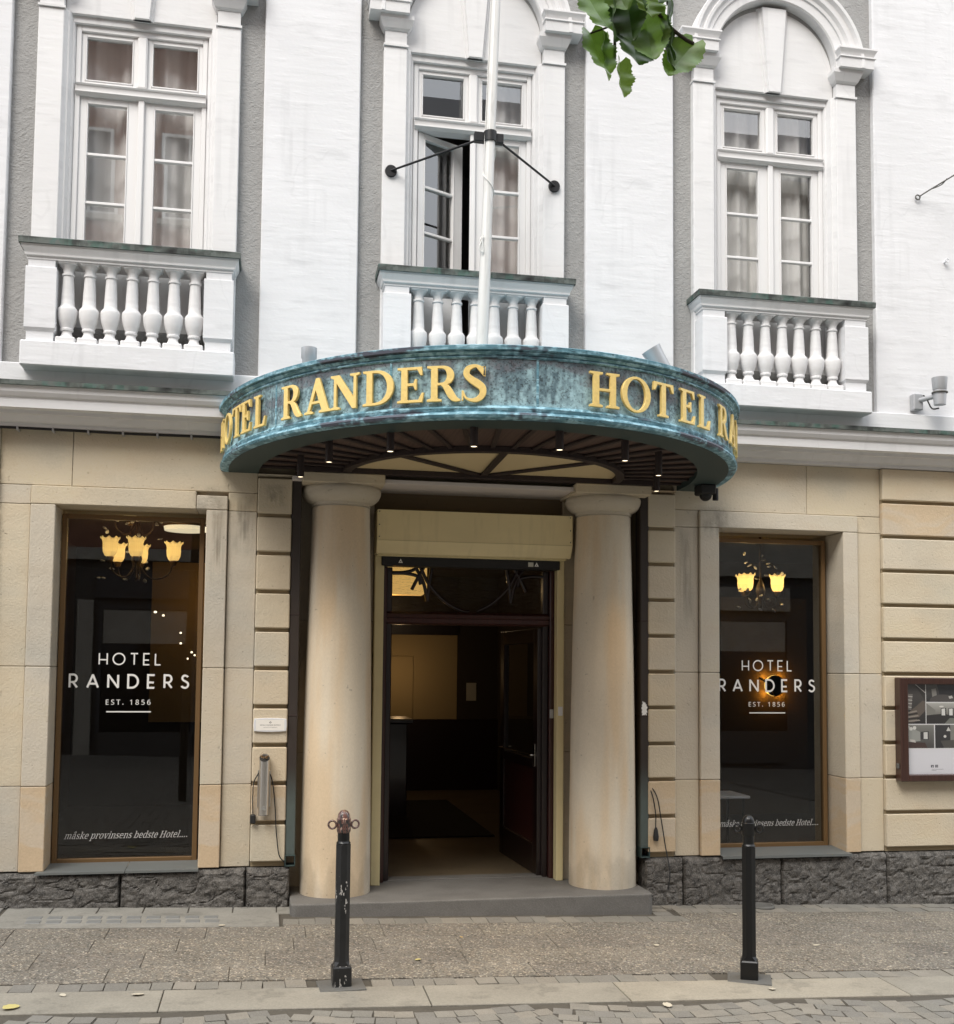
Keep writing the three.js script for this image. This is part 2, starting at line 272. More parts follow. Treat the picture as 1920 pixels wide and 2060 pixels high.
function move(g, x = 0, y = 0, z = 0) { g.translate(x, y, z); return g; }
function join(list) { list = list.map((g) => { g = g.index ? g.toNonIndexed() : g; for (const k of Object.keys(g.attributes)) if (!['position', 'normal', 'uv'].includes(k)) g.deleteAttribute(k); return g; }); return mergeGeometries(list, false); }
function tilt(g) { const p = g.attributes.position; for (let i = 0; i < p.count; i++) p.setY(i, p.getY(i) + gy(p.getX(i), p.getZ(i))); return g; }
function extrude(shape, depth, bevel = 0, seg = 10) { return new THREE.ExtrudeGeometry(shape, { depth, bevelEnabled: bevel > 0, bevelSize: bevel, bevelThickness: bevel, bevelSegments: 1, bevelOffset: -bevel, curveSegments: seg }); }
function shape(pts) { return new THREE.Shape(pts.map(([x, y]) => new THREE.Vector2(x, y))); }

const used = {};
function uniq(n) { used[n] = (used[n] || 0) + 1; return used[n] === 1 ? n : n + '_' + String(used[n] - 1).padStart(3, '0'); }
function mesh(name, geo, mat, parent, label) {
  const m = new THREE.Mesh(geo, mat); m.name = parent ? name : uniq(name); m.castShadow = m.receiveShadow = true;
  if (label) m.userData.label = label; (parent || scene).add(m); return m;
}
function part(name, parent, label) { const g = new THREE.Group(); g.name = name; if (label) g.userData.label = label; parent.add(g); return g; }
function thing(name, label, category, pos = [0, 0, 0], group) {
  const o = new THREE.Group(); o.name = uniq(name); o.position.set(...pos); o.userData = { label, category }; if (group) o.userData.group = group; scene.add(o); return o;
}
function structure(name) { const o = new THREE.Group(); o.name = name; o.userData.kind = 'structure'; scene.add(o); return o; }

// ------------------------------------------------------------------ ground, pavement, kerb, street
{
  const s = 160, g = tilt(boxUV(new THREE.PlaneGeometry(s, s, 1, 1).rotateX(-Math.PI / 2).translate(0, -0.045, 0)));
  const m = mesh('ground', g, M.streetFar); m.userData.kind = 'structure';
}
const settShapes = [];
for (let v = 0; v < 6; v++) {
  const g = cbox(-0.5, 0.5, -0.06, 0, -0.5, 0.5, 0.06), p = g.attributes.position;
  for (let i = 0; i < p.count; i++) { const x = p.getX(i), z = p.getZ(i), y = p.getY(i);
    p.setXYZ(i, x * (0.97 + 0.06 * n3(v * 9 + 3, Math.sign(x) * 2 + 5, Math.sign(z) * 3)), y > -0.02 ? -0.004 * n3(v + x * 3 + 9, z * 3 + 7, 1) : y, z * (0.96 + 0.08 * n3(v * 5 + 1, Math.sign(x) * 3 + 5, Math.sign(z) * 2 + 8))); }
  g.computeVertexNormals(); const u = g.attributes.uv; for (let i = 0; i < u.count; i++) u.setXY(i, p.getX(i) * 0.1 + v * 0.23, p.getZ(i) * 0.1 + v * 0.37); settShapes.push(g);
}
const SLOPE = new THREE.Quaternion().setFromUnitVectors(new THREE.Vector3(0, 1, 0), new THREE.Vector3(0.0265, 1, 0.015).normalize());
function sett(parent, x, z, w, d, turn = 0) {
  const m = mesh('sett', settShapes[Math.floor(rnd() * 6)], M.setts[Math.floor(rnd() * 4)], parent);
  m.scale.set(w, 1, d); m.position.set(x, gy(x, z) + rr(-0.004, 0.002), z); m.quaternion.copy(SLOPE).multiply(new THREE.Quaternion().setFromEuler(new THREE.Euler(rr(-0.02, 0.02), turn, rr(-0.02, 0.02)))); return m;
}
function flag(parent, name, mat, x0, x1, z0, z1, gap = 0.0025, dy = 0) { return mesh(name, tilt(cbox(x0 + gap, x1 - gap, -0.06, dy, z0 + gap, z1 - gap, 0.003)), mat, parent); }
{
  const pv = structure('pavement');
  mesh('bedding', tilt(boxUV(new THREE.BoxGeometry(14, 0.02, 2.6).translate(0, -0.022, 0.66))), M.bed, pv);
  const rows = [[0.62, 0.90], [0.90, 1.21], [1.21, 1.53], [1.53, 1.80]];
  rows.forEach(([z0, z1], r) => { let x = -6 + 0.31 * (r % 2) + 0.1 * r; while (x < 6) { const w = rr(0.5, 0.72); flag(pv, 'paving_slab', M.aggregates[Math.floor(rnd() * 3)], x, x + w, z0, z1, 0.0016, rr(-0.001, 0.0015)); x += w; } });
  // setts in front of the step, round its corner and along the plinth
  for (let x = -1.36; x < 1.5; x += 0.108) sett(pv, x + 0.052, 0.475 + rr(-0.008, 0.008), 0.104, 0.165 + rr(-0.02, 0.02), rr(-0.05, 0.05));
  flag(pv, 'paving_slab', M.aggregates[1], -1.36, 0.1, 0.56, 0.62); flag(pv, 'paving_slab', M.aggregates[0], 0.1, 1.5, 0.56, 0.62);
  for (let z = 0.03; z < 0.4; z += 0.11) { sett(pv, 1.385, z + 0.05, 0.13, 0.1); }
  for (let r = 0; r < 2; r++) for (let x = 1.46 + 0.05 * r; x < 4.6; x += 0.128) sett(pv, x + 0.06, 0.10 + r * 0.135, 0.124 + rr(-0.006, 0.003), 0.131, rr(-0.04, 0.04));
  for (const [a, b] of [[1.5, 2.3], [2.3, 3.3], [3.3, 4.4], [4.4, 6]]) flag(pv, 'paving_slab', M.aggregates[2], a, b, 0.31, 0.62);
  // setts on the edge towards the street
  for (let x = -4.2; x < 4.6; x += 0.118 ) { if (Math.abs(x + 0.06 + 1.069) < 0.15 || Math.abs(x + 0.06 - 1.311) < 0.15) continue; sett(pv, x + 0.058, 1.878 + rr(-0.006, 0.006), 0.115 + rr(-0.008, 0.003), 0.135 + rr(-0.012, 0.012), rr(-0.05, 0.05)); }
  // left of the step
  flag(pv, 'paving_slab', M.concrete, -6, -3.22, 0.05, 0.30); flag(pv, 'paving_slab', M.aggregates[0], -6, -3.22, 0.30, 0.62);
  for (let x = -3.2; x < -1.4; x += 0.3) flag(pv, 'edge_stone', M.concrete, x, x + 0.3, 0.03, 0.235, 0.004, -0.004);

  const k = structure('kerb');
  for (const [a, b, m] of [[-6, -2.0, M.kerb], [-2.0, -0.62, M.kerb], [-0.62, 0.47, M.kerb], [0.47, 2.13, M.kerbPale], [2.13, 4, M.kerb], [4, 6, M.kerb]]) flag(k, 'kerb_stone', m, a, b, 1.952, 2.30, 0.003, 0.001);
  mesh('bedding', tilt(boxUV(new THREE.BoxGeometry(12, 0.02, 0.36).translate(0, -0.05, 2.13))), M.bed, k);

  const st = structure('street');
  mesh('bedding', tilt(boxUV(new THREE.BoxGeometry(14.2, 0.02, 9.3).translate(0, -0.018, 6.95))), M.bed, st);
  // setts laid in small arcs: those in view one by one, the others as one field
  const list = []; const P = 1.35, AR = 0.11;
  for (let row = -4; row < 100; row++) for (let b = -6; b < 6; b++) {
    const zb = 2.22 + row * 0.098, n = 13;
    for (let i = 0; i < n; i++) { const a = (i + 0.5) / n * 2 - 1, x = b * P + a * P / 2 + P / 2, z = zb + AR * (1 - a * a); if (z < 2.355 || x < -7 || x > 7 || z > 11.5) continue; list.push([x + rr(-0.006, 0.006), z + rr(-0.006, 0.006), Math.atan(AR * 2 * a / (P / 2))]); }
  }
  list.sort((p, q) => p[1] - q[1]);
  const seen = list.filter(([x, z]) => z < 2.83 && x > -3.0 && x < 2.55).slice(0, 290), rest = list.filter((e) => !seen.includes(e));
  for (const [x, z, t] of seen) sett(st, x, z, 0.100, 0.094, t);
  const im = new THREE.InstancedMesh(settShapes[0], M.setts[0], rest.length), o = new THREE.Object3D(); im.name = 'sett_field'; im.userData.kind = 'stuff';
  rest.forEach(([x, z, t], i) => { o.position.set(x, gy(x, z) + rr(-0.004, 0.002), z); o.rotation.set(rr(-0.02, 0.02), t, rr(-0.02, 0.02)); o.scale.set(0.100, 1, 0.094); o.updateMatrix(); im.setMatrixAt(i, o.matrix); }); st.add(im);
}
{ // light-well cover with glass blocks
  const t = thing('light_well_cover', 'concrete pavement cover with two rows of square glass blocks', 'pavement light', [0, 0, 0]);
  mesh('frame', tilt(cbox(-3.19, -1.385, -0.06, 0.004, 0.245, 0.615, 0.004)), M.concrete, t);
  for (let r = 0; r < 2; r++) for (let i = 0; i < 10; i++) { const x = -3.01 + i * 0.125 + r * 0.012, z = 0.325 + r * 0.11; mesh('glass_block', tilt(cbox(x, x + 0.098, -0.02, 0.007, z, z + 0.085, 0.006)), M.glassBlock, t); }
}
{ // small round cover by the plinth
  const t = thing('drain_cover', 'small round iron drain cover in the setts behind the bollard', 'drain cover', [2.25, gy(2.25, 0.13) + 0.004, 0.13]);
  mesh('rim', new THREE.TorusGeometry(0.085, 0.013, 8, 28).rotateX(Math.PI / 2), M.castPlate, t); mesh('lid', new THREE.CylinderGeometry(0.076, 0.076, 0.008, 24), M.castPlate, t);
}

// ------------------------------------------------------------------ the hotel
const hotel = thing('hotel_building', 'white hotel front with sandstone ground floor, arched windows and small balconies', 'building');
const BAYS = [-2.5, -0.012, 2.476];
function ashlar(parent, x0, x1, y0, y1, zf, mat, zb = -0.1, c = 0.004) { return mesh('stone_block', cbox(x0 + 0.0015, x1 - 0.0015, y0 + 0.0015, y1 - 0.0015, zb, zf, c), mat, parent); }
const pick = (a) => a[Math.floor(rnd() * a.length)];
{ // cores
  const w = [];
  // ground floor core behind the facing, openings left for the two shop windows and the door
  w.push(bx(-6, -2.99, -0.2, 3.4, -0.5, -0.03), bx(-1.94, -1.352, -0.2, 3.4, -0.5, -0.03), bx(-2.99, -1.94, 2.875, 3.4, -0.5, -0.03), bx(-2.99, -1.94, -0.2, 0.3, -0.5, -0.03));
  w.push(bx(1.377, 1.95, -0.2, 3.4, -0.5, -0.03), bx(3.03, 6, -0.2, 3.4, -0.5, -0.03), bx(1.95, 3.03, 2.875, 3.4, -0.5, -0.03), bx(1.95, 3.03, -0.2, 0.3, -0.5, -0.03));
  w.push(bx(-1.352, 1.377, 3.13, 3.4, -0.5, -0.03));
  w.push(bx(-1.352, -0.71, 0.0, 3.13, -0.55, -0.36), bx(0.79, 1.377, 0.0, 3.13, -0.55, -0.36));
  mesh('wall_core', join(w), M.mortar, hotel);
  mesh('wall_core', bx(-0.71, 0.79, 2.60, 3.13, -0.55, -0.36), M.shadedWall, hotel, 'stone wall above the door, coloured dark brown for its deep shade');
  mesh('porch_soffit', bx(-1.35, 1.375, 3.10, 3.128, -0.36, 0.10), M.soffit, hotel);
}
{ // sandstone facing
  const f = part('stone_facing', hotel);
  const seg = [0.325, 0.907, 1.733, 2.868, 3.0];
  for (const [a, b] of [[-3.362, -3.149], [3.15, 3.362]]) for (let i = 0; i < 3; i++) ashlar(f, a, b, seg[i], seg[i + 1], 0, pick(M.stones));
  for (const [a, b] of [[-1.801, -1.5945], [1.5965, 1.798]]) for (let i = 0; i < 3; i++) ashlar(f, a, b, seg[i], seg[i + 1], 0, i ? M.stones[i === 2 ? 3 : 1] : M.stones[2]);
  for (const [a, b] of [[-3.362, -3.149], [-1.801, -1.5945], [1.5965, 1.798], [3.15, 3.362]]) ashlar(f, a, b, 2.868, 3.003, 0, pick(M.stones));
  for (const [a, b, m] of [[-3.362, -2.88, 4], [-2.88, -1.5945, 2], [1.5965, 2.72, 0], [2.72, 3.362, 4]]) ashlar(f, a, b, 3.003, 3.40, 0, M.stones[m]);
  // window surrounds, proud of the wall, deep at the reveal
  for (const [o0, o1, i0, i1] of [[-3.147, -1.803, -2.978, -1.953], [1.80, 3.148, 1.962, 3.017]]) {
    for (let i = 0; i < 3; i++) { const m = i === 0 ? M.peach : M.stones[i === 1 ? 1 : 3]; ashlar(f, o0, i0, seg[i], seg[i + 1], 0.03, m, -0.26, 0.005); ashlar(f, i1, o1, seg[i], seg[i + 1], 0.03, i === 0 ? M.peach : M.stones[i === 1 ? 0 : 1], -0.26, 0.005); }
    ashlar(f, o0, i0 < 0 ? o1 - 0.22 : o1, 2.868, 3.0, 0.03, M.stones[i0 < 0 ? 2 : 1], -0.26, 0.005);
    if (i0 < 0) ashlar(f, o1 - 0.22, o1, 2.868, 2.972, 0.031, M.stones[3], -0.26, 0.006);
  }
  // rusticated piers: wide grooves between the courses
  const J = [0.349, 0.634, 0.913, 1.185, 1.46, 1.734, 2.010, 2.287, 2.565, 2.842, 3.127, 3.41];
  const pier = (x0, x1, top) => {
    const g = part('rusticated_pier', hotel);
    for (let i = 0; i < J.length - 1 && J[i] < top; i++) { const y1 = Math.min(J[i + 1] - 0.014, top); mesh('stone_block', cbox(x0, x1, J[i] + 0.014, y1, -0.1, 0.04, 0.007), pick(M.rustic), g); }
    mesh('groove_core', bx(x0 + 0.004, x1 - 0.004, 0.325, Math.min(top, 3.4) - 0.004, -0.11, 0.004), M.joint, g);
  };
  pier(-1.593, -1.349, 3.128); pier(1.374, 1.595, 3.128); pier(3.362, 4.62, 3.40); pier(4.63, 6, 3.40); pier(-4.7, -3.362, 3.40); pier(-6, -4.71, 3.40);
  // the porch recess: cheeks and back
  for (let i = 0; i < 3; i++) { const y0 = [0.1, 1.1, 2.1][i], y1 = [1.1, 2.1, 3.1][i];
    ashlar(f, -1.38, -1.335, y0, y1, -0.101, pick(M.stones), -0.36); ashlar(f, 1.36, 1.40, y0, y1, -0.101, pick(M.stones), -0.36);
    ashlar(f, -1.335, -0.712, y0, y1, -0.33, pick(M.stones), -0.40); ashlar(f, 0.792, 1.36, y0, y1, -0.33, pick(M.stones), -0.40); }
}
{ // rough granite plinth
  const g = part('plinth', hotel);
  const block = (x0, x1) => {
    const nx = Math.max(8, Math.round((x1 - x0) * 90)), ny = 34, pos = [], idx = [], y1 = 0.322, uv = [];
    for (let j = 0; j <= ny; j++) for (let i = 0; i <= nx; i++) {
      const u = i / nx, v = j / ny, x = lerp(x0 + 0.004, x1 - 0.004, u), yb = gy(x, 0.05) - 0.08, y = lerp(yb, y1 - 0.006 * n3(x * 9, 4, 2), v);
      const e = Math.min(1, Math.min((x - x0), (x1 - x)) / 0.010, (y1 - y) / 0.03);
      const r = 0.34 * n3(x * 6, y * 7, 1.3) + 0.36 * n3(x * 17, y * 24, 4.1) + 0.3 * n3(x * 43, y * 55, 8.2), cr = Math.abs(n3(x * 11 + 40, y * 13, 7) - 0.5);
      pos.push(x, y, -0.02 + (e <= 0 ? 0 : Math.sqrt(e)) * (0.05 + 0.042 * r - 0.012 * smooth(0.05, 0.0, cr))); uv.push(x, y);
    }
    for (let j = 0; j < ny; j++) for (let i = 0; i < nx; i++) { const a = j * (nx + 1) + i; idx.push(a, a + 1, a + nx + 2, a, a + nx + 2, a + nx + 1); }
    const q = new THREE.BufferGeometry(); q.setAttribute('position', new THREE.Float32BufferAttribute(pos, 3)); q.setAttribute('uv', new THREE.Float32BufferAttribute(uv, 2)); q.setIndex(idx); q.computeVertexNormals();
    const back = bx(x0, x1, -0.35, 0.3225, -0.12, -0.019);
    mesh('granite_block', join([toCreasedNormals(q, 0.45), back]), M.granite, g);
  };
  for (const [a, b] of [[-6, -4.4], [-4.4, -3.42], [-3.42, -2.47], [-2.47, -1.62], [-1.62, -1.312], [1.345, 1.655], [1.655, 2.46], [2.46, 3.36], [3.36, 4.5], [4.5, 6]]) block(a, b);
}
{ // entrance step
  const s = new THREE.Shape(); const r = 0.05; s.moveTo(-1.31, -0.58); s.lineTo(1.318, -0.58); s.lineTo(1.318, 0.31 - r); s.quadraticCurveTo(1.318, 0.31, 1.318 - r, 0.31); s.lineTo(-1.31 + r, 0.31); s.quadraticCurveTo(-1.31, 0.31, -1.31, 0.31 - r); s.closePath();
  const g = new THREE.ExtrudeGeometry(s, { depth: 0.36, bevelEnabled: true, bevelSize: 0.012, bevelThickness: 0.012, bevelOffset: -0.012, bevelSegments: 3, curveSegments: 6 });
  g.rotateX(Math.PI / 2); g.translate(0, 0.101, 0); mesh('entrance_step', boxUV(g), M.stepStone, hotel);
}
{ // columns
  const colm = (x) => {
    const g = part('column', hotel); g.position.set(x, 0, -0.11);
    const pts = []; for (let i = 0; i <= 16; i++) { const t = i / 16; pts.push([lerp(0.257, 0.213, t) + 0.008 * Math.sin(Math.PI * t), lerp(0.105, 2.925, t)]); }
    const sh = lathe(pts, 56, 1), uv = sh.attributes.uv; for (let i = 0; i < uv.count; i++) uv.setY(i, (uv.getY(i) - 0.1) / 2.9);
    sh.rotateY(x < 0 ? 0.6 : 2.9); mesh('shaft', sh, M.column, g);
    mesh('capital', lathe([[0.213, 2.921], [0.206, 2.926], [0.206, 2.934], [0.218, 2.938], [0.219, 2.958], [0.232, 2.964], [0.255, 2.975], [0.279, 2.998], [0.292, 3.026], [0.296, 3.05], [0.292, 3.066], [0.284, 3.074], [0.284, 3.078]], 56), M.stones[1], g);
    mesh('abacus', cbox(-0.298, 0.298, 3.078, 3.15, -0.2, 0.285, 0.006), M.stones[2], g);
  };
  colm(-0.982); colm(1.055);
}
// ---- upper storey
{
  const bays = [[-3.387, -1.613], [-0.899, 0.875], [1.6, 3.353]];
  bays.forEach(([a, b], i) => {
    const c = BAYS[i], o = 0.52, q = [];
    q.push(bx(a, c - o, 3.86, 6.55, -0.4, -0.05), bx(c + o, b, 3.86, 6.55, -0.4, -0.05), bx(a, b, 6.55, 8.4, -0.4, -0.05), bx(c - o, c + o, 3.86, 4.16, -0.4, -0.05));
    mesh('roughcast_panel', join(q), M.roughcast, hotel);
  });
  for (const [a, b] of [[-6, -3.387], [-1.613, -0.899], [0.875, 1.6], [3.353, 6]]) mesh('plaster_panel', cbox(a, b, 3.855, 8.4, -0.42, 0, 0.008), M.plaster, hotel);
  mesh('plaster_band', cbox(-6, 6, 3.66, 3.858, -0.4, 0.045, 0.006), M.plaster, hotel);
  const cor = part('cornice', hotel);
  mesh('moulding', loft([[3.40, -6, 6, -0.4, 0.06], [3.425, -6, 6, -0.4, 0.06], [3.43, -6, 6, -0.4, 0.10], [3.47, -6, 6, -0.4, 0.13], [3.472, -6, 6, -0.4, 0.16], [3.495, -6, 6, -0.4, 0.165], [3.50, -6, 6, -0.4, 0.225], [3.565, -6, 6, -0.4, 0.23], [3.575, -6, 6, -0.4, 0.245], [3.6, -6, 6, -0.4, 0.262], [3.625, -6, 6, -0.4, 0.268], [3.645, -6, 6, -0.4, 0.272]]), M.trim, cor);
  mesh('copper_cover', loft([[3.642, -6, 6, -0.39, 0.29], [3.674, -6, 6, -0.39, 0.292], [3.69, -6, 6, -0.39, 0.04]]), M.copperEdge, cor);
}
function bayWindow(c, leafTurn) {
  const w = part('arched_window', hotel), zf = -0.10;
  const P = M.windowPaint, F = (x0, x1, y0, y1, z0, z1, n = 'frame', k = 0.004) => mesh(n, cbox(c + x0, c + x1, y0, y1, z0, z1, k), P, w);
  // outer frame, mullion, transom
  F(-0.467, -0.432, 4.16, 6.43, -0.19, zf); F(0.432, 0.467, 4.16, 6.43, -0.19, zf); F(-0.432, 0.432, 6.385, 6.43, -0.19, zf);
  F(-0.036, 0.036, 5.99, 6.385, -0.185, zf + 0.014, 'mullion', 0.012);
  mesh('transom', loft([[5.90, c - 0.46, c + 0.46, -0.19, zf + 0.005], [5.918, c - 0.462, c + 0.462, -0.19, zf + 0.03], [5.928, c - 0.462, c + 0.462, -0.19, zf + 0.03], [5.935, c - 0.462, c + 0.462, -0.19, zf + 0.012], [5.972, c - 0.462, c + 0.462, -0.19, zf + 0.018], [5.978, c - 0.462, c + 0.462, -0.19, zf + 0.034], [5.992, c - 0.462, c + 0.462, -0.19, zf + 0.004]]), P, w);
  const leaf = (name, x0, x1, y0, y1, stile, bars, bottom, parent = w, off = c, zz = 0) => {
    const [sl, sr] = Array.isArray(stile) ? stile : [stile, stile], st = Math.min(sl, sr);
    const g = [], b = bottom ?? y0 + st, z0 = -0.165 + zz, z1 = -0.118 + zz, q = (a, bb, cc, d, k = 0.003) => g.push(cbox(off + a, off + bb, cc, d, z0, z1, k));
    q(x0, x0 + sl, y0, y1); q(x1 - sr, x1, y0, y1); q(x0 + sl, x1 - sr, y1 - st * 0.85, y1); q(x0 + sl, x1 - sr, y0, b);
    for (const [e0, e1, e2, e3] of [[x0 + sl - 0.001, x0 + sl + 0.008, b, y1 - st * 0.85], [x1 - sr - 0.008, x1 - sr + 0.001, b, y1 - st * 0.85]]) g.push(cbox(off + e0, off + e1, e2, e3, z0 + 0.02, z1 + 0.006, 0.003));
    g.push(cbox(off + x0 + sl, off + x1 - sr, y1 - st * 0.85 - 0.008, y1 - st * 0.85 + 0.001, z0 + 0.02, z1 + 0.006, 0.003), cbox(off + x0 + sl, off + x1 - sr, b - 0.001, b + 0.008, z0 + 0.02, z1 + 0.006, 0.003));
    mesh(name, join(g), P, parent);
    for (const y of bars) mesh('glazing_bar', cbox(off + x0 + sl, off + x1 - sr, y - 0.011, y + 0.011, z0 + 0.012, z1 - 0.002, 0.004), P, parent);
    const ys = [b, ...bars, y1 - st * 0.85].sort((p, r) => p - r);
    for (let i = 0; i < ys.length - 1; i++) { const pg = bx(off + x0 + sl - 0.004, off + x1 - sr + 0.004, ys[i] + 0.003, ys[i + 1] - 0.003, z0 + 0.022, z0 + 0.026); mesh('pane', new THREE.PlaneGeometry(x1 - x0 - sl - sr + 0.008, ys[i + 1] - ys[i] - 0.004).rotateX(rr(-0.002, 0.002)).rotateY(rr(-0.003, 0.003)).translate(off + (x0 + x1 + sl - sr) / 2, (ys[i] + ys[i + 1]) / 2, z0 + 0.024), M.pane, parent); pg.dispose(); }
  };
  leaf('sash', -0.432, -0.036, 5.992, 6.385, 0.03, []); leaf('sash', 0.036, 0.432, 5.992, 6.385, 0.03, []);
  const bars = [5.474, 5.112], low = 4.765;
  if (!leafTurn) leaf('sash', -0.432, -0.004, 4.165, 5.9, [0.05, 0.088], bars, low);
  else {
    const lp = new THREE.Group(); lp.name = 'open_sash'; lp.position.set(c - 0.43, 0, -0.14); lp.rotation.y = leafTurn; w.add(lp);
    leaf('sash', 0, 0.42, 4.165, 5.895, [0.05, 0.084], bars, low, lp, 0, 0.14);
  }
  leaf('sash', 0.004, 0.432, 4.165, 5.9, [0.088, 0.05], bars, low);
  F(-0.02, 0.024, 4.165, 5.9, -0.116, -0.092, 'astragal', 0.008);
  // room behind and curtains
  const room = []; const rx0 = c - 1.1, rx1 = c + 1.1;
  room.push(bx(rx0, rx1, 3.9, 3.98, -3.2, -0.41), bx(rx0, rx1, 7.0, 7.08, -3.2, -0.41), bx(rx0, rx0 + 0.08, 3.98, 7.0, -3.2, -0.41), bx(rx1 - 0.08, rx1, 3.98, 7.0, -3.2, -0.41), bx(rx0, rx1, 3.9, 7.08, -3.28, -3.2));
  mesh('room', join(room), M.bedroom, w);
  const curt = (x0, x1, ph, amp) => { const g = new THREE.PlaneGeometry(x1 - x0, 2.6, 90, 6), p = g.attributes.position; for (let i = 0; i < p.count; i++) { const x = p.getX(i) + (x0 + x1) / 2, y = p.getY(i); p.setXYZ(i, c + x, y + 5.25, -0.30 + amp * 1.5 * Math.sin(x * 27 + ph + 0.8 * Math.sin(x * 11)) + amp * 0.5 * Math.sin(x * 63 + ph * 2 + y * 0.25)); } g.computeVertexNormals(); mesh('curtain', g, M.curtain, w); };
  if (!leafTurn) { curt(-0.46, 0.0, c * 3, 0.022); curt(0.0, 0.46, c * 2 + 1, 0.026); } else curt(0.19, 0.47, 1, 0.02);
}
bayWindow(BAYS[0], 0); bayWindow(BAYS[1], R(26)); bayWindow(BAYS[2], 0);
{ // surrounds, arches, capitals
  BAYS.forEach((c, i) => {
    const s = part('window_surround', hotel);
    for (const k of [-1, 1]) {
      const X = (a, b) => k < 0 ? [c - b, c - a] : [c + a, c + b];
      const [p0, p1] = X(0.535, 0.712); mesh('pilaster', cbox(p0, p1, 4.0, 6.475, -0.12, 0.012, 0.006), M.trim, s);
      const [n0, n1] = X(0.54, 0.705); mesh('pilaster_neck', loft([[6.475, n0 - 0.012, n1 + 0.012, -0.1, 0.025], [6.492, n0 - 0.012, n1 + 0.012, -0.1, 0.025], [6.497, n0, n1, -0.1, 0.012], [6.60, n0, n1, -0.1, 0.012]]), M.trim, s);
      const [c0, c1] = X(0.52, 0.72); mesh('capital', loft([[6.598, c0 + 0.012, c1 - 0.012, -0.1, 0.02], [6.612, c0 - 0.002, c1 + 0.002, -0.1, 0.034], [6.65, c0 - 0.02, c1 + 0.02, -0.1, 0.055], [6.668, c0 - 0.028, c1 + 0.028, -0.1, 0.065], [6.70, c0 - 0.028, c1 + 0.028, -0.1, 0.065]]), M.trim, s);
      const [e0, e1] = X(0.53, 0.83); mesh('impost', loft([[6.70, e0, e1, -0.1, 0.10], [6.775, e0, e1, -0.1, 0.105], [6.78, e0 - 0.01, e1 + 0.01, -0.1, 0.115], [6.79, e0 - 0.01, e1 + 0.01, -0.1, 0.115], [6.80, e0 + 0.004, e1 - 0.004, -0.1, 0.10], [6.82, e0 - 0.006, e1 + 0.006, -0.1, 0.11], [6.845, e0 - 0.02, e1 + 0.02, -0.1, 0.125], [6.858, e0 - 0.02, e1 + 0.02, -0.1, 0.125], [6.875, e0 + 0.02, e1 - 0.02, -0.1, 0.06]]), M.trim, s);
      // splayed, moulded reveal from pilaster to frame
      const q = [], xo = c + k * 0.536, m1 = c + k * 0.515, m2 = c + k * 0.505, xi = c + k * 0.464, F = (a, b, z0, z1) => { const f = [[a, 4.16, z0], [b, 4.16, z1], [b, 6.49, z1], [a, 6.49, z0]]; q.push(k < 0 ? f : f.slice().reverse()); };
      F(xo, m1, 0.0, -0.03); F(m1, m2, -0.03, -0.032); F(m2, c + k * 0.49, -0.032, -0.075); F(c + k * 0.49, c + k * 0.478, -0.075, -0.078); F(c + k * 0.478, xi, -0.078, -0.125); mesh('reveal', poly(q), M.trim, s);
    }
    // lintel soffit and tympanum
    mesh('lintel', cbox(c - 0.535, c + 0.535, 6.43, 6.482, -0.3, -0.075, 0.003), M.trim, s);
    const t = new THREE.Shape(); t.moveTo(c - 0.533, 6.482); t.lineTo(c + 0.533, 6.482); t.lineTo(c + 0.533, 6.65); t.absarc(c, 6.65, 0.533, 0, Math.PI, false); t.closePath();
    mesh('tympanum', boxUV(extrude(t, 0.09, 0.003, 40).translate(0, 0, -0.14)), M.trim, s);
    const kq = (b, tt, z0, z1) => [[[c - b, 6.476, z1], [c + b, 6.476, z1], [c + tt, 7.18, z1], [c - tt, 7.18, z1]], [[c - b - 0.012, 6.476, z0], [c - b, 6.476, z1], [c - tt, 7.18, z1], [c - tt - 0.014, 7.18, z0]], [[c + b, 6.476, z1], [c + b + 0.012, 6.476, z0], [c + tt + 0.014, 7.18, z0], [c + tt, 7.18, z1]], [[c - b - 0.012, 6.476, z0], [c + b + 0.012, 6.476, z0], [c + b, 6.476, z1], [c - b, 6.476, z1]]];
    mesh('keystone', poly([...kq(0.05, 0.105, -0.052, -0.002)]), M.trim, s);
    mesh('keystone', poly(kq(0.066, 0.128, -0.052, -0.028)), M.trim, s);
    // archivolt: profile swept round the arch
    const prof = [[0.527, -0.1], [0.527, 0.035], [0.537, 0.045], [0.60, 0.05], [0.605, 0.062], [0.63, 0.066], [0.65, 0.088], [0.672, 0.092], [0.682, 0.075], [0.70, 0.08], [0.72, 0.108], [0.745, 0.11], [0.75, 0.095], [0.75, -0.1]];
    const pos = [], idx = [], n = 56, a0 = -0.16, a1 = Math.PI + 0.16, L = prof.length;
    for (let j = 0; j <= n; j++) { const a = lerp(0, Math.PI, j / n); for (const [r, z] of prof) pos.push(c + r * Math.cos(a), 6.70 + r * Math.sin(a) * 0.985, z); }
    for (let j = 0; j < n; j++) for (let p = 0; p < L - 1; p++) { const a = j * L + p, b = a + L; idx.push(a, b, a + 1, a + 1, b, b + 1); }
    const g = new THREE.BufferGeometry(); g.setAttribute('position', new THREE.Float32BufferAttribute(pos, 3)); g.setIndex(idx); g.computeVertexNormals();
    mesh('archivolt', boxUV(toCreasedNormals(g, 0.5)), M.trim, s);
  });
}
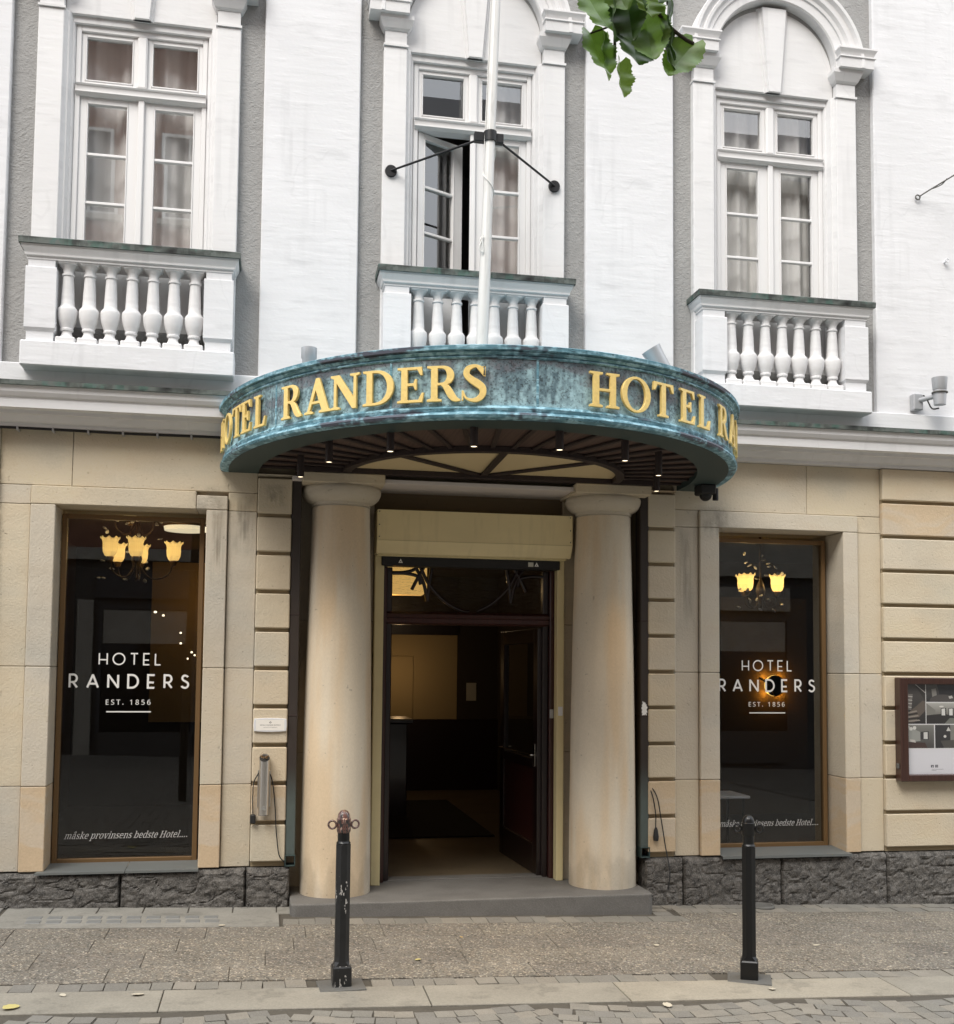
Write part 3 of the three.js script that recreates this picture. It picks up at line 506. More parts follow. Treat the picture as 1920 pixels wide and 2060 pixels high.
{ // balconies
  const bal = lathe([[0.056, 4.028], [0.052, 4.034], [0.040, 4.05], [0.034, 4.066], [0.033, 4.08], [0.042, 4.086], [0.044, 4.096], [0.041, 4.104], [0.046, 4.118], [0.058, 4.150], [0.066, 4.19], [0.0675, 4.232], [0.064, 4.242], [0.048, 4.262], [0.0455, 4.27], [0.042, 4.36], [0.036, 4.47], [0.036, 4.474], [0.043, 4.478], [0.043, 4.49], [0.035, 4.494], [0.036, 4.515], [0.042, 4.532], [0.054, 4.546], [0.058, 4.556]], 26);
  const balG = join([boxUV(bal), cbox(-0.0655, 0.0655, 3.975, 4.03, -0.062, 0.066, 0.007), cbox(-0.062, 0.062, 4.553, 4.60, -0.06, 0.062, 0.004)]);
  BAYS.forEach((c, i) => {
    const b = part('balcony', hotel);
    mesh('base_slab', cbox(c - 0.722, c + 0.722, 3.806, 3.982, -0.1, 0.19, 0.008), M.plaster, b);
    for (const k of [-1, 1]) { const x0 = k < 0 ? c - 0.70 : c + 0.505, x1 = x0 + 0.195; mesh('pedestal', loft([[3.98, x0 + 0.008, x1 - 0.008, -0.1, 0.148], [4.055, x0 + 0.008, x1 - 0.008, -0.1, 0.148], [4.075, x0 - 0.005, x1 + 0.005, -0.1, 0.165], [4.08, x0 - 0.005, x1 + 0.005, -0.1, 0.168], [4.505, x0 - 0.005, x1 + 0.005, -0.1, 0.168], [4.51, x0 - 0.003, x1 + 0.003, -0.1, 0.165], [4.515, x0 + 0.008, x1 - 0.008, -0.1, 0.15], [4.57, x0 + 0.008, x1 - 0.008, -0.1, 0.15]]), M.plaster, b); }
    for (let j = -3; j <= 3; j++) { const m = mesh('baluster', balG, M.trim, b); m.scale.set(rr(0.97, 1.03), 1, rr(0.97, 1.03)); m.position.set(c + j * 0.1445, 0, 0.085); m.rotation.y = rr(-0.02, 0.02); }
    mesh('top_rail', loft([[4.566, c - 0.70, c + 0.70, -0.05, 0.155], [4.585, c - 0.70, c + 0.70, -0.05, 0.155], [4.59, c - 0.712, c + 0.712, -0.05, 0.17], [4.604, c - 0.716, c + 0.716, -0.05, 0.172], [4.612, c - 0.716, c + 0.716, -0.05, 0.176], [4.64, c - 0.733, c + 0.733, -0.05, 0.192], [4.665, c - 0.738, c + 0.738, -0.05, 0.197]]), M.trim, b);
    mesh('copper_cover', loft([[4.660, c - 0.749, c + 0.749, -0.05, 0.21], [4.70, c - 0.751, c + 0.751, -0.05, 0.212], [4.712, c - 0.74, c + 0.74, -0.05, 0.19]]), M.copperEdge, b);
  });
}

// ------------------------------------------------------------------ shop windows
function strokeText(ctx, text, x, y, h, gap, lw) {                 // plain geometric capitals drawn with a pen of one width
  ctx.lineWidth = lw; ctx.lineCap = 'butt'; ctx.lineJoin = 'miter'; ctx.miterLimit = 2.2;
  const G = {
    H: [0.68, [[[0, 0], [0, 1]], [[0.68, 0], [0.68, 1]], [[0, 0.42], [0.68, 0.42]]]], T: [0.62, [[[0, 1], [0.62, 1]], [[0.31, 1], [0.31, 0]]]], E: [0.5, [[[0.5, 1], [0, 1], [0, 0], [0.5, 0]], [[0, 0.42], [0.45, 0.42]]]],
    L: [0.46, [[[0, 1], [0, 0], [0.46, 0]]]], A: [0.8, [[[0, 0], [0.4, 1], [0.8, 0]], [[0.16, 0.3], [0.64, 0.3]]]], N: [0.74, [[[0, 0], [0, 1], [0.74, 0], [0.74, 1]]]], O: [1.0, 'o'], D: [0.74, 'd'], R: [0.56, 'r'], S: [0.5, 's'], ' ': [0.4, []],
  };
  for (const ch of text) {
    const [w, st] = G[ch], X = (a) => x + a * h, Y = (b) => y - b * h; ctx.beginPath();
    if (st === 'o') ctx.ellipse(X(0.5), Y(0.5), 0.5 * h, 0.5 * h, 0, 0, 7);
    else if (st === 'd') { ctx.moveTo(X(0), Y(0)); ctx.lineTo(X(0), Y(1)); ctx.lineTo(X(0.26), Y(1)); ctx.ellipse(X(0.26), Y(0.5), 0.48 * h, 0.5 * h, 0, -Math.PI / 2, Math.PI / 2); ctx.closePath(); }
    else if (st === 'r') { ctx.moveTo(X(0), Y(0)); ctx.lineTo(X(0), Y(1)); ctx.lineTo(X(0.26), Y(1)); ctx.ellipse(X(0.26), Y(0.71), 0.27 * h, 0.29 * h, 0, -Math.PI / 2, Math.PI / 2); ctx.lineTo(X(0), Y(0.42)); ctx.moveTo(X(0.24), Y(0.42)); ctx.lineTo(X(0.56), Y(0)); }
    else if (st === 's') { ctx.moveTo(X(0.47), Y(0.86)); ctx.bezierCurveTo(X(0.36), Y(1.04), X(0.04), Y(1.03), X(0.05), Y(0.76)); ctx.bezierCurveTo(X(0.06), Y(0.5), X(0.5), Y(0.56), X(0.5), Y(0.27)); ctx.bezierCurveTo(X(0.5), Y(-0.04), X(0.1), Y(-0.06), X(0), Y(0.16)); }
    else for (const l of st) l.forEach(([a, b], i) => i ? ctx.lineTo(X(a), Y(b)) : ctx.moveTo(X(a), Y(b)));
    ctx.stroke(); x += (w + gap) * h;
  }
  return x;
}
function windowPrint() {                                           // 0.90 m x 2.40 m of vinyl lettering as an alpha map
  const W = 768, H = 2048, cv = document.createElement('canvas'); cv.width = W; cv.height = H; const ctx = cv.getContext('2d'), k = W / 0.9;
  ctx.fillStyle = '#000'; ctx.fillRect(0, 0, W, H); ctx.strokeStyle = ctx.fillStyle = '#fff';
  const width = (t, gap) => [...t].reduce((s, c) => s + ({ H: 0.68, T: 0.62, E: 0.5, L: 0.46, A: 0.8, N: 0.74, O: 1, D: 0.74, R: 0.56, S: 0.5 })[c] + gap, -gap);
  const centred = (t, gap, cx, y, h, lw) => strokeText(ctx, t, cx - width(t, gap) * h / 2, y, h, gap, lw);
  const top = 2.45, py = (Y) => (top - Y) * k, cx = 0.45 * k;
  centred('HOTEL', 0.52, cx, py(1.752), 0.080 * k, 0.0095 * k);
  centred('RANDERS', 0.76, cx, py(1.585), 0.092 * k, 0.0145 * k);
  ctx.font = Math.round(0.052 * k) + 'px sans-serif'; ctx.textBaseline = 'alphabetic';
  const est = 'EST. 1856'; let tw = 0; for (const c of est) tw += ctx.measureText(c).width + 0.012 * k; let x = cx - tw / 2; for (const c of est) { ctx.fillText(c, x, py(1.462)); x += ctx.measureText(c).width + 0.012 * k; }
  ctx.fillRect(cx - 0.155 * k, py(1.416), 0.31 * k, 0.009 * k);
  ctx.save(); ctx.font = 'italic ' + Math.round(0.066 * k) + 'px serif'; const s = 'm\u00e5ske provinsens bedste Hotel....', sw = ctx.measureText(s).width, fit = 0.855 * k / sw; ctx.translate(0.03 * k, py(0.508)); ctx.transform(fit, 0, -0.16, 1, 0, 0); ctx.fillStyle = '#9a9a9a'; ctx.fillText(s, 0, 0); ctx.restore();
  const t = new THREE.CanvasTexture(cv); t.magFilter = THREE.LinearFilter; return { t, top, w: 0.9, h: H / k };
}
const VP = windowPrint();
const printMat = std([0.74, 0.73, 0.70], 0.7, { alphaMap: VP.t, transparent: true, side: THREE.DoubleSide });
function shopWindow(x0, x1, y0, y1, px) {
  const w = part('shop_window', hotel), z = -0.2, t = 0.034, d = 0.03;
  for (const g of [cbox(x0, x0 + t, y0, y1, z - 0.05, z, d * 0.1), cbox(x1 - t, x1, y0, y1, z - 0.05, z, d * 0.1)]) mesh('frame', g, M.brass, w);
  mesh('frame', cbox(x0 + t, x1 - t, y1 - t, y1, z - 0.05, z - 0.001), M.brass, w); mesh('frame', cbox(x0 + t, x1 - t, y0, y0 + t, z - 0.05, z - 0.001), M.brass, w);
  mesh('pane', new THREE.PlaneGeometry(x1 - x0 - 2 * t + 0.01, y1 - y0 - 2 * t + 0.01).translate((x0 + x1) / 2, (y0 + y1) / 2, z - 0.025), M.shopPane, w);
  mesh('lettering', new THREE.PlaneGeometry(VP.w, VP.h).translate(px, VP.top - VP.h / 2, z - 0.021), printMat, w);
  return w;
}
const win0 = shopWindow(-2.972, -1.975, 0.338, 2.835, -2.478), win1 = shopWindow(1.98, 2.985, 0.343, 2.82, 2.475);
{
  mesh('sill', poly([[[-3.03, 0.326, 0.075], [-2.44, 0.326, 0.075], [-2.44, 0.345, -0.2], [-2.975, 0.345, -0.2]], [[-3.03, 0.312, 0.075], [-2.44, 0.312, 0.075], [-2.44, 0.326, 0.075], [-3.03, 0.326, 0.075]]]), M.copperSill, win0);
  mesh('sill', poly([[[-2.436, 0.327, 0.075], [-1.945, 0.327, 0.075], [-1.955, 0.345, -0.2], [-2.436, 0.345, -0.2]], [[-2.436, 0.312, 0.075], [-1.945, 0.312, 0.075], [-1.945, 0.327, 0.075], [-2.436, 0.327, 0.075]]]), M.copperSill, win0);
  mesh('sill', poly([[[1.955, 0.327, 0.085], [3.035, 0.327, 0.085], [3.017, 0.347, -0.2], [1.962, 0.347, -0.2]], [[1.955, 0.308, 0.085], [3.035, 0.308, 0.085], [3.035, 0.327, 0.085], [1.955, 0.327, 0.085]]]), M.copperSill, win1);
}
// ------------------------------------------------------------------ entrance door, rooms
{
  const d = part('entrance_door', hotel), Fm = (n, x0, x1, y0, y1, z0, z1, m = M.mahogany, k = 0.006) => mesh(n, cbox(x0, x1, y0, y1, z0, z1, k), m, d);
  Fm('door_jamb', -0.71, -0.60, 0.1, 2.62, -0.50, -0.37); Fm('door_jamb', -0.60, -0.555, 0.1, 2.53, -0.50, -0.42, M.darkWood);
  Fm('door_jamb', 0.70, 0.79, 0.1, 2.62, -0.50, -0.37); Fm('door_jamb', 0.655, 0.70, 0.1, 2.53, -0.50, -0.42, M.darkWood);
  Fm('door_head', -0.66, 0.745, 2.525, 2.635, -0.36, -0.24, M.black);
  mesh('transom_rail', loft([[2.085, -0.60, 0.70, -0.5, -0.41], [2.10, -0.60, 0.70, -0.5, -0.39], [2.13, -0.60, 0.70, -0.5, -0.395], [2.14, -0.60, 0.70, -0.5, -0.375], [2.165, -0.60, 0.70, -0.5, -0.38], [2.185, -0.60, 0.70, -0.5, -0.41]]), M.mahogany, d);
  mesh('transom_pane', new THREE.PlaneGeometry(1.23, 0.36).translate(0.05, 2.36, -0.46), M.transomGlass, d);
  // curved tracery of the transom
  const tz = -0.448, bars = [[[-0.34, 2.55], [-0.26, 2.4], [-0.12, 2.26], [0.02, 2.195], [0.06, 2.195]], [[0.46, 2.55], [0.38, 2.4], [0.25, 2.27], [0.12, 2.195]], [[-0.38, 2.55], [-0.31, 2.42], [-0.275, 2.27]], [[-0.24, 2.55], [-0.26, 2.42], [-0.275, 2.27]], [[-0.30, 2.55], [-0.36, 2.44], [-0.40, 2.36]], [[-0.56, 2.485], [-0.44, 2.485], [-0.35, 2.46], [-0.33, 2.40]], [[-0.56, 2.49], [-0.46, 2.495], [-0.38, 2.52], [-0.34, 2.56]],
    [[0.50, 2.55], [0.43, 2.42], [0.395, 2.27]], [[0.36, 2.55], [0.38, 2.42], [0.395, 2.27]], [[0.42, 2.55], [0.48, 2.44], [0.52, 2.36]], [[0.66, 2.485], [0.56, 2.485], [0.47, 2.46], [0.45, 2.40]]];
  for (const b of bars) mesh('tracery', tube(b.map(([x, y]) => [x, y, tz]), 0.015, 6), M.darkWood, d);
  // little triangles and a label on the black head
  for (const x of [-0.515, 0.555]) { const s = shape([[-0.017, 0], [0.017, 0], [0, 0.032]]); s.holes.push(new THREE.Path([[-0.006, 0.006], [0.006, 0.006], [0, 0.017]].map((e) => new THREE.Vector2(...e)))); mesh('sticker', new THREE.ShapeGeometry(s).translate(x, 2.548, -0.2385), M.whitePrint, d); }
  mesh('sticker', new THREE.PlaneGeometry(0.042, 0.034).translate(0.508, 2.562, -0.2385), M.paper, d);
  // leaf swung inwards, hinged on the right
  const leaf = part('door_leaf', d); leaf.position.set(0.645, 0, -0.45); leaf.rotation.y = R(-87);
  const W = 1.14, lb = (x0, x1, y0, y1, m, z0 = -0.024, z1 = 0.024) => join([cbox(x0, x1, y0, y1, z0, z1, 0.004)]);
  const fr = join([lb(-W, -W + 0.11, 0.12, 2.075), lb(-0.12, 0, 0.12, 2.075), lb(-W + 0.11, -0.12, 1.96, 2.075), lb(-W + 0.11, -0.12, 0.12, 0.36), lb(-W + 0.11, -0.12, 0.95, 1.03)]);
  mesh('stile_frame', fr, M.darkWood, leaf); mesh('door_panel', cbox(-W + 0.11, -0.12, 0.36, 0.95, -0.012, 0.012), M.mahogany, leaf);
  mesh('door_pane', new THREE.PlaneGeometry(W - 0.23, 0.93).translate(-W / 2, 1.495, 0), M.shopPane, leaf);
  mesh('push_bar', join([rod([-W + 0.08, 1.06, 0.06], [-0.06, 1.06, 0.06], 0.006), rod([-0.07, 1.06, 0.02], [-0.07, 1.06, 0.065], 0.011), rod([-W + 0.09, 1.06, 0.02], [-W + 0.09, 1.06, 0.065], 0.011), cbox(-0.088, -0.052, 0.97, 1.15, 0.023, 0.03, 0.003)]), tint(M.chrome, [0.4, 0.39, 0.37]), leaf);
  mesh('switch_plate', cbox(0.7, 0.73, 1.36, 1.43, -0.37, -0.36), M.lampGrey, d);
  mesh('threshold', cbox(-0.60, 0.70, 0.104, 0.122, -0.56, -0.42, 0.003), M.stepStone, d);
}
{ // roller shutter
  const t = thing('roller_shutter', 'pale yellow roller shutter box between the columns with guide rails beside the door', 'roller shutter');
  const s = shape([[-0.1, 2.935], [-0.1, 2.705], [-0.155, 2.608], [-0.33, 2.608], [-0.33, 2.935]]);
  const g = extrude(s, 1.512, 0.004); g.rotateY(-Math.PI / 2); g.applyMatrix4(new THREE.Matrix4().makeScale(1, 1, 1)); 
  const p = g.attributes.position; for (let i = 0; i < p.count; i++) { const x = p.getX(i), z = p.getZ(i); p.setX(i, -0.708 - x); p.setZ(i, z); } 
  // the extrusion ran along -x of the turned shape; put it across the doorway, front to the street
  g.computeVertexNormals(); mesh('shutter_box', boxUV(toCreasedNormals(fixWinding(g), 0.3)), M.shutter, t);
  mesh('box_seam', cbox(-0.70, 0.797, 2.700, 2.706, -0.101, -0.0975, 0.001), M.shutterRail, t);
  for (const [a, b] of [[-0.708, -0.638], [0.729, 0.786]]) mesh('guide_rail', cbox(a, b, 0.113, 2.608, -0.35, -0.26, 0.004), M.shutterRail, t);
  mesh('bottom_bar', cbox(-0.70, 0.78, 2.595, 2.612, -0.33, -0.2, 0.003), M.shutterRail, t);
  mesh('rail_sign', cbox(0.74, 0.776, 1.385, 1.455, -0.262, -0.256, 0.001), M.lampWhite, t, 'small white pictogram label on the rail');
  for (const x of [-0.695, 0.79]) for (const y of [2.92, 2.82, 2.73]) mesh('rivet', new THREE.SphereGeometry(0.005, 8, 6).translate(x, y, -0.098), M.castPlate, t);
}
function fixWinding(g) { // the box must face outwards: compare with its centre
  g = g.index ? g.toNonIndexed() : g; const p = g.attributes.position, c = new THREE.Vector3(); g.computeBoundingBox(); g.boundingBox.getCenter(c);
  const a = new THREE.Vector3(), b = new THREE.Vector3(), d = new THREE.Vector3();
  for (let i = 0; i < p.count; i += 3) { a.fromBufferAttribute(p, i); b.fromBufferAttribute(p, i + 1); d.fromBufferAttribute(p, i + 2); const n = b.clone().sub(a).cross(d.clone().sub(a)), m = a.clone().add(b).add(d).divideScalar(3).sub(c); if (n.dot(m) < 0) { p.setXYZ(i + 1, d.x, d.y, d.z); p.setXYZ(i + 2, b.x, b.y, b.z); } }
  g.computeVertexNormals(); return g;
}
function shell(parent, name, x0, x1, y0, y1, z0, z1, mats) {       // closed room with thick walls, open towards the street
  const t = 0.1; mesh(name + '_floor', bx(x0, x1, y0 - t, y0, z0, z1), mats.floor, parent); mesh(name + '_ceiling', bx(x0, x1, y1, y1 + t, z0, z1), mats.ceil, parent);
  mesh(name + '_wall', join([bx(x0 - t, x0, y0 - t, y1 + t, z0 - t, z1), bx(x1, x1 + t, y0 - t, y1 + t, z0 - t, z1)]), mats.wall, parent); mesh(name + '_wall', bx(x0, x1, y0 - t, y1 + t, z0 - t, z0), mats.back || mats.wall, parent);
}
function lamp(x, y, z, inten, c = 0xffb45a, dist = 0, r) { const l = new THREE.PointLight(c, inten, dist, 2); l.position.set(x, y, z); l.castShadow = true; if (r) l.shadow.radius = r; scene.add(l); return l; }
{
  const rooms = part('interior', hotel);
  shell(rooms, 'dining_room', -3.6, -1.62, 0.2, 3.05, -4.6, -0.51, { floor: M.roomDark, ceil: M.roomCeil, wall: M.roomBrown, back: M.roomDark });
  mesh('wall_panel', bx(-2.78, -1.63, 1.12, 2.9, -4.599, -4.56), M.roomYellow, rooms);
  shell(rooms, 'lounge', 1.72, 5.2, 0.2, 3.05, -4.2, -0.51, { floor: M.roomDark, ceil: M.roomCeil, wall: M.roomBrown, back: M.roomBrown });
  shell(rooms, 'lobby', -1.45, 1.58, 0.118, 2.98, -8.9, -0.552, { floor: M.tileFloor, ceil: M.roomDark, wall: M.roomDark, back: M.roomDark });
  mesh('wall_panel', bx(-1.4, 1.02, 1.06, 2.19, -6.62, -6.55), M.roomYellow, rooms);
  mesh('dado', bx(-1.45, 1.58, 0.12, 1.06, -6.65, -6.5), M.deskWood, rooms); mesh('lobby_wall', bx(1.02, 1.58, 1.06, 2.98, -6.62, -6.55), M.roomDark, rooms); mesh('lobby_wall', bx(-1.45, 1.02, 2.19, 2.98, -6.66, -6.52), M.darkWood, rooms);
  mesh('alcove', bx(-0.1, 0.42, 1.06, 1.9, -6.549, -6.53), M.roomYellow, rooms);
}
lamp(0.15, 1.7, -5.9, 0.14, 0xffd29a); lamp(0.4, 2.6, -3.4, 0.16, 0xffdcb0);  // point lights with no fixture, added so the yellow lobby wall and floor show
lamp(-2.1, 2.5, -4.0, 0.09, 0xffb85a);  // unseen light added to brighten the yellow wall panel of the dining room
{
  const spot = (x, y, z, k, label, group) => { const o = mesh('reflected_spot', new THREE.CylinderGeometry(0.013 * k, 0.015 * k, 0.012, 14), M.downGlow); o.position.set(x, y, z); o.rotation.x = 0.5; o.userData = { label, category: 'spotlight', group }; };  // small glowing discs added in place of lights reflected in the glass
  const A = 'standing for a reflection in the window beside the ashtray', B = 'standing for reflections in the window beside the poster case';
  for (const [x, y, k, l] of [[-2.682, 2.314, 1.1, 'uppermost and largest lit spot '], [-2.599, 2.279, 0.9, 'lit spot just right of the uppermost one '], [-2.415, 2.096, 0.8, 'upper spot of the vertical pair '], [-2.412, 1.985, 0.8, 'lower spot of the vertical pair '], [-2.297, 1.891, 0.8, 'left spot of the close pair near the window frame '], [-2.265, 1.86, 0.7, 'right spot of the close pair near the window frame '], [-2.336, 1.822, 0.6, 'lowest lit spot above the lettering '], [-2.213, 2.046, 0.5, 'faint lit spot nearest the window frame ']]) spot(x, y, -4.0, k, l + A, 'reflected spots in the dining room window');
  for (const [x, y, k, l] of [[4.471, 2.116, 0.8, 'upper left of four lit spots '], [4.57, 2.117, 1.1, 'upper right of four lit spots '], [4.47, 1.95, 0.6, 'lower left of four lit spots '], [4.568, 1.934, 0.8, 'lower right of four lit spots ']]) spot(x, y, -3.6, k, l + B, 'reflected spots in the lounge window');
  const t = thing('ceiling_lamp', 'flat round white ceiling lamp at the top of the window beside the ashtray', 'lamp', [-2.256, 3.0, -2.2]); mesh('shade', new THREE.CylinderGeometry(0.2, 0.19, 0.05, 32), M.ceilingPale, t); mesh('rim', new THREE.TorusGeometry(0.2, 0.012, 8, 32).rotateX(Math.PI / 2).translate(0, 0.02, 0), M.brass, t);
}
mesh('desk', join([cbox(-1.2, 0.02, 0.12, 1.14, -4.5, -3.9, 0.01), cbox(-1.24, 0.08, 1.14, 1.19, -4.54, -3.84, 0.01)]), M.deskWood).userData = { label: 'dark wooden reception desk inside the lobby', category: 'desk' };
mesh('door_mat', boxUV(new THREE.BoxGeometry(1.5, 0.012, 2.9).translate(-0.05, 0.127, -3.9)), M.mat).userData = { label: 'black doormat on the lobby floor behind the threshold', category: 'doormat' };
mesh('notice', bx(1.15, 1.285, 1.31, 1.55, -6.549, -6.54), M.paper).userData = { label: 'pale notice sheet on the dark lobby wall', category: 'notice' };
{ // ceiling lamp behind the transom
  const t = thing('ceiling_lamp', 'warm ceiling lamp glowing behind the left of the textured transom glass', 'lamp', [-0.50, 2.47, -0.80]);
  mesh('glass_shade', cbox(-0.3, 0.26, -0.13, 0.13, -0.1, 0.1, 0.03), M.ceilingGlow, t); mesh('rose', new THREE.CylinderGeometry(0.08, 0.08, 0.05, 20).translate(0, 0.485, 0), M.brass, t); mesh('stem', rod([0, 0.11, 0], [0, 0.47, 0], 0.012), M.brass, t);
}
lamp(-0.5, 2.25, -0.95, 0.06, 0xffb860);

// ------------------------------------------------------------------ chandeliers
function chandelier(x, y, z, arms, label, rot, upper, rad = 0.30) {
  const t = thing('chandelier', label, 'chandelier', [x, y, z]);
  mesh('stem', join([lathe([[0.012, 0.9], [0.012, 0.1], [0.03, 0.06], [0.045, 0.0], [0.03, -0.06], [0.014, -0.12], [0.02, -0.16], [0.0, -0.2]], 16)]), M.darkBrass, t);
  const sh = lathe([[0.028, 0.0], [0.05, 0.012], [0.066, 0.045], [0.07, 0.09], [0.068, 0.12], [0.076, 0.15], [0.092, 0.165], [0.088, 0.166], [0.072, 0.151], [0.064, 0.12], [0.065, 0.09], [0.06, 0.048], [0.0, 0.015]], 24);
  { const p = sh.attributes.position; for (let i = 0; i < p.count; i++) { const a = Math.atan2(p.getZ(i), p.getX(i)), v = smooth(0.13, 0.166, p.getY(i)); p.setY(i, p.getY(i) + v * 0.012 * Math.cos(a * 8)); } sh.computeVertexNormals(); }
  const all = [...arms.map((a) => [a, rad, 0]), ...(upper || []).map((a) => [a, 0.26, 0.36])];
  for (const [a, r, dy] of all) {
    const c = Math.cos(a + rot), s = Math.sin(a + rot);
    mesh('arm', tube([[0, -0.02 + dy, 0], [c * r * 0.4, -0.16 + dy, s * r * 0.4], [c * r * 0.85, -0.13 + dy, s * r * 0.85], [c * r, -0.02 + dy, s * r]], 0.007, 6), M.darkBrass, t);
    mesh('lamp_shade', sh.clone().scale(0.86, 0.95, 0.86).translate(c * r, -0.01 + dy, s * r), M.bulbShade, t); mesh('candle_cup', lathe([[0.0, -0.05], [0.02, -0.045], [0.032, -0.015], [0.028, 0.004]], 14).translate(c * r, -0.004 + dy, s * r), M.brass, t);
    lamp(x + c * r, y + dy + 0.085, z + s * r, 0.05, 0xffd590); mesh('bulb', new THREE.SphereGeometry(0.02, 12, 8).translate(c * r, dy + 0.085, s * r), M.downGlow, t);
  }
  for (let i = 0; i < 26; i++) { const a = rnd() * 6.28, r = rr(0.08, rad + 0.06), yy = rr(-0.2, 0.36); mesh('glass_leaf', new THREE.SphereGeometry(0.024, 8, 6).scale(1, 0.35, 0.7).rotateZ(rr(-1, 1)).rotateY(rnd() * 6).translate(Math.cos(a) * r, yy, Math.sin(a) * r), M.lampGrey, t); }
}
chandelier(-2.60, 2.64, -1.5, [R(0), R(85), R(270), R(128), R(232)], 'brass chandelier with lit tulip shades behind the shop window beside the ashtray', 0, [R(52), R(130), R(250)]);
chandelier(3.03, 2.50, -1.5, [R(8), R(165), R(222)], 'brass chandelier with lit tulip shades behind the shop window beside the poster case', 0, null, 0.16);
{ // backlit round wall lamp in the lounge
  const t = thing('wall_lamp', 'dark round wall lamp with a warm halo behind the lettered window', 'wall lamp', [3.58, 1.60, -2.35]);
  mesh('shield', new THREE.CylinderGeometry(0.105, 0.105, 0.016, 40).rotateX(Math.PI / 2).translate(0, 0, 0.01), M.blackIron, t); mesh('glow_ring', new THREE.TorusGeometry(0.098, 0.009, 10, 40).translate(0, 0, -0.012), M.haloGlow, t);
  mesh('bracket', tube([[-0.02, -0.1, 0.05], [-0.1, 0.02, 0.08], [-0.2, 0.08, 0.06]], 0.012, 8), M.blackIron, t); mesh('wall_board', cbox(-0.55, 0.4, -1.3, 0.9, -0.13, -0.075), M.roomBrown, t);
}
for (const [a, b] of [[0.085, 0.085], [-0.085, 0.085], [0.085, -0.085], [-0.085, -0.085]]) lamp(3.58 + a, 1.60 + b, -2.385, 0.035, 0xffb040);
{ const t = thing('side_table', 'white side table inside the lounge behind the bollard', 'table', [2.25, 0.2, -0.95]); mesh('table_top', cbox(-0.25, 0.32, 0.46, 0.485, -0.2, 0.2, 0.006), M.lampWhite, t); for (const [a, b] of [[-0.2, -0.16], [0.27, -0.16], [-0.2, 0.16], [0.27, 0.16]]) mesh('leg', rod([a, 0, b], [a, 0.46, b], 0.012), M.blackIron, t); }

// ------------------------------------------------------------------ canopy
const EA = 1.85, EB = 2.12, EX = 0.015;
const ell = (t, o = 0) => [EX + (EA + o) * Math.sin(t), (EB + o) * Math.cos(t)];
function sweep(prof, t0, t1, n, caps = true) {                     // closed profile [offset, y] carried along the half ellipse
  const pos = [], uv = [], idx = [], L = prof.length; let len = [0]; for (let p = 1; p <= L; p++) { const a = prof[p - 1], b = prof[p % L]; len.push(len[p - 1] + Math.hypot(b[0] - a[0], b[1] - a[1])); }
  let arc = t0 * 1.95;
  for (let j = 0; j <= n; j++) { const t = lerp(t0, t1, j / n); for (let p = 0; p <= L; p++) { const [o, y] = prof[p % L], [x, z] = ell(t, o); pos.push(x, y, z); uv.push(arc, len[p]); } arc += (t1 - t0) / n * Math.hypot(EA * Math.cos(t), EB * Math.sin(t)); }
  const K = L + 1; for (let j = 0; j < n; j++) for (let p = 0; p < L; p++) { const a = j * K + p, b = a + K; idx.push(a, b, a + 1, a + 1, b, b + 1); }
  if (caps) for (const [row, f] of [[0, 1], [n, 0]]) for (let p = 1; p < L - 1; p++) { const a = row * K; f ? idx.push(a, a + p, a + p + 1) : idx.push(a, a + p + 1, a + p); }
  const g = new THREE.BufferGeometry(); g.setAttribute('position', new THREE.Float32BufferAttribute(pos, 3)); g.setAttribute('uv', new THREE.Float32BufferAttribute(uv, 2)); g.setIndex(idx); g.computeVertexNormals(); return toCreasedNormals(g, 0.5);
}
const canopy = thing('entrance_canopy', 'curved verdigris copper canopy with gold hotel lettering over the entrance columns', 'canopy');
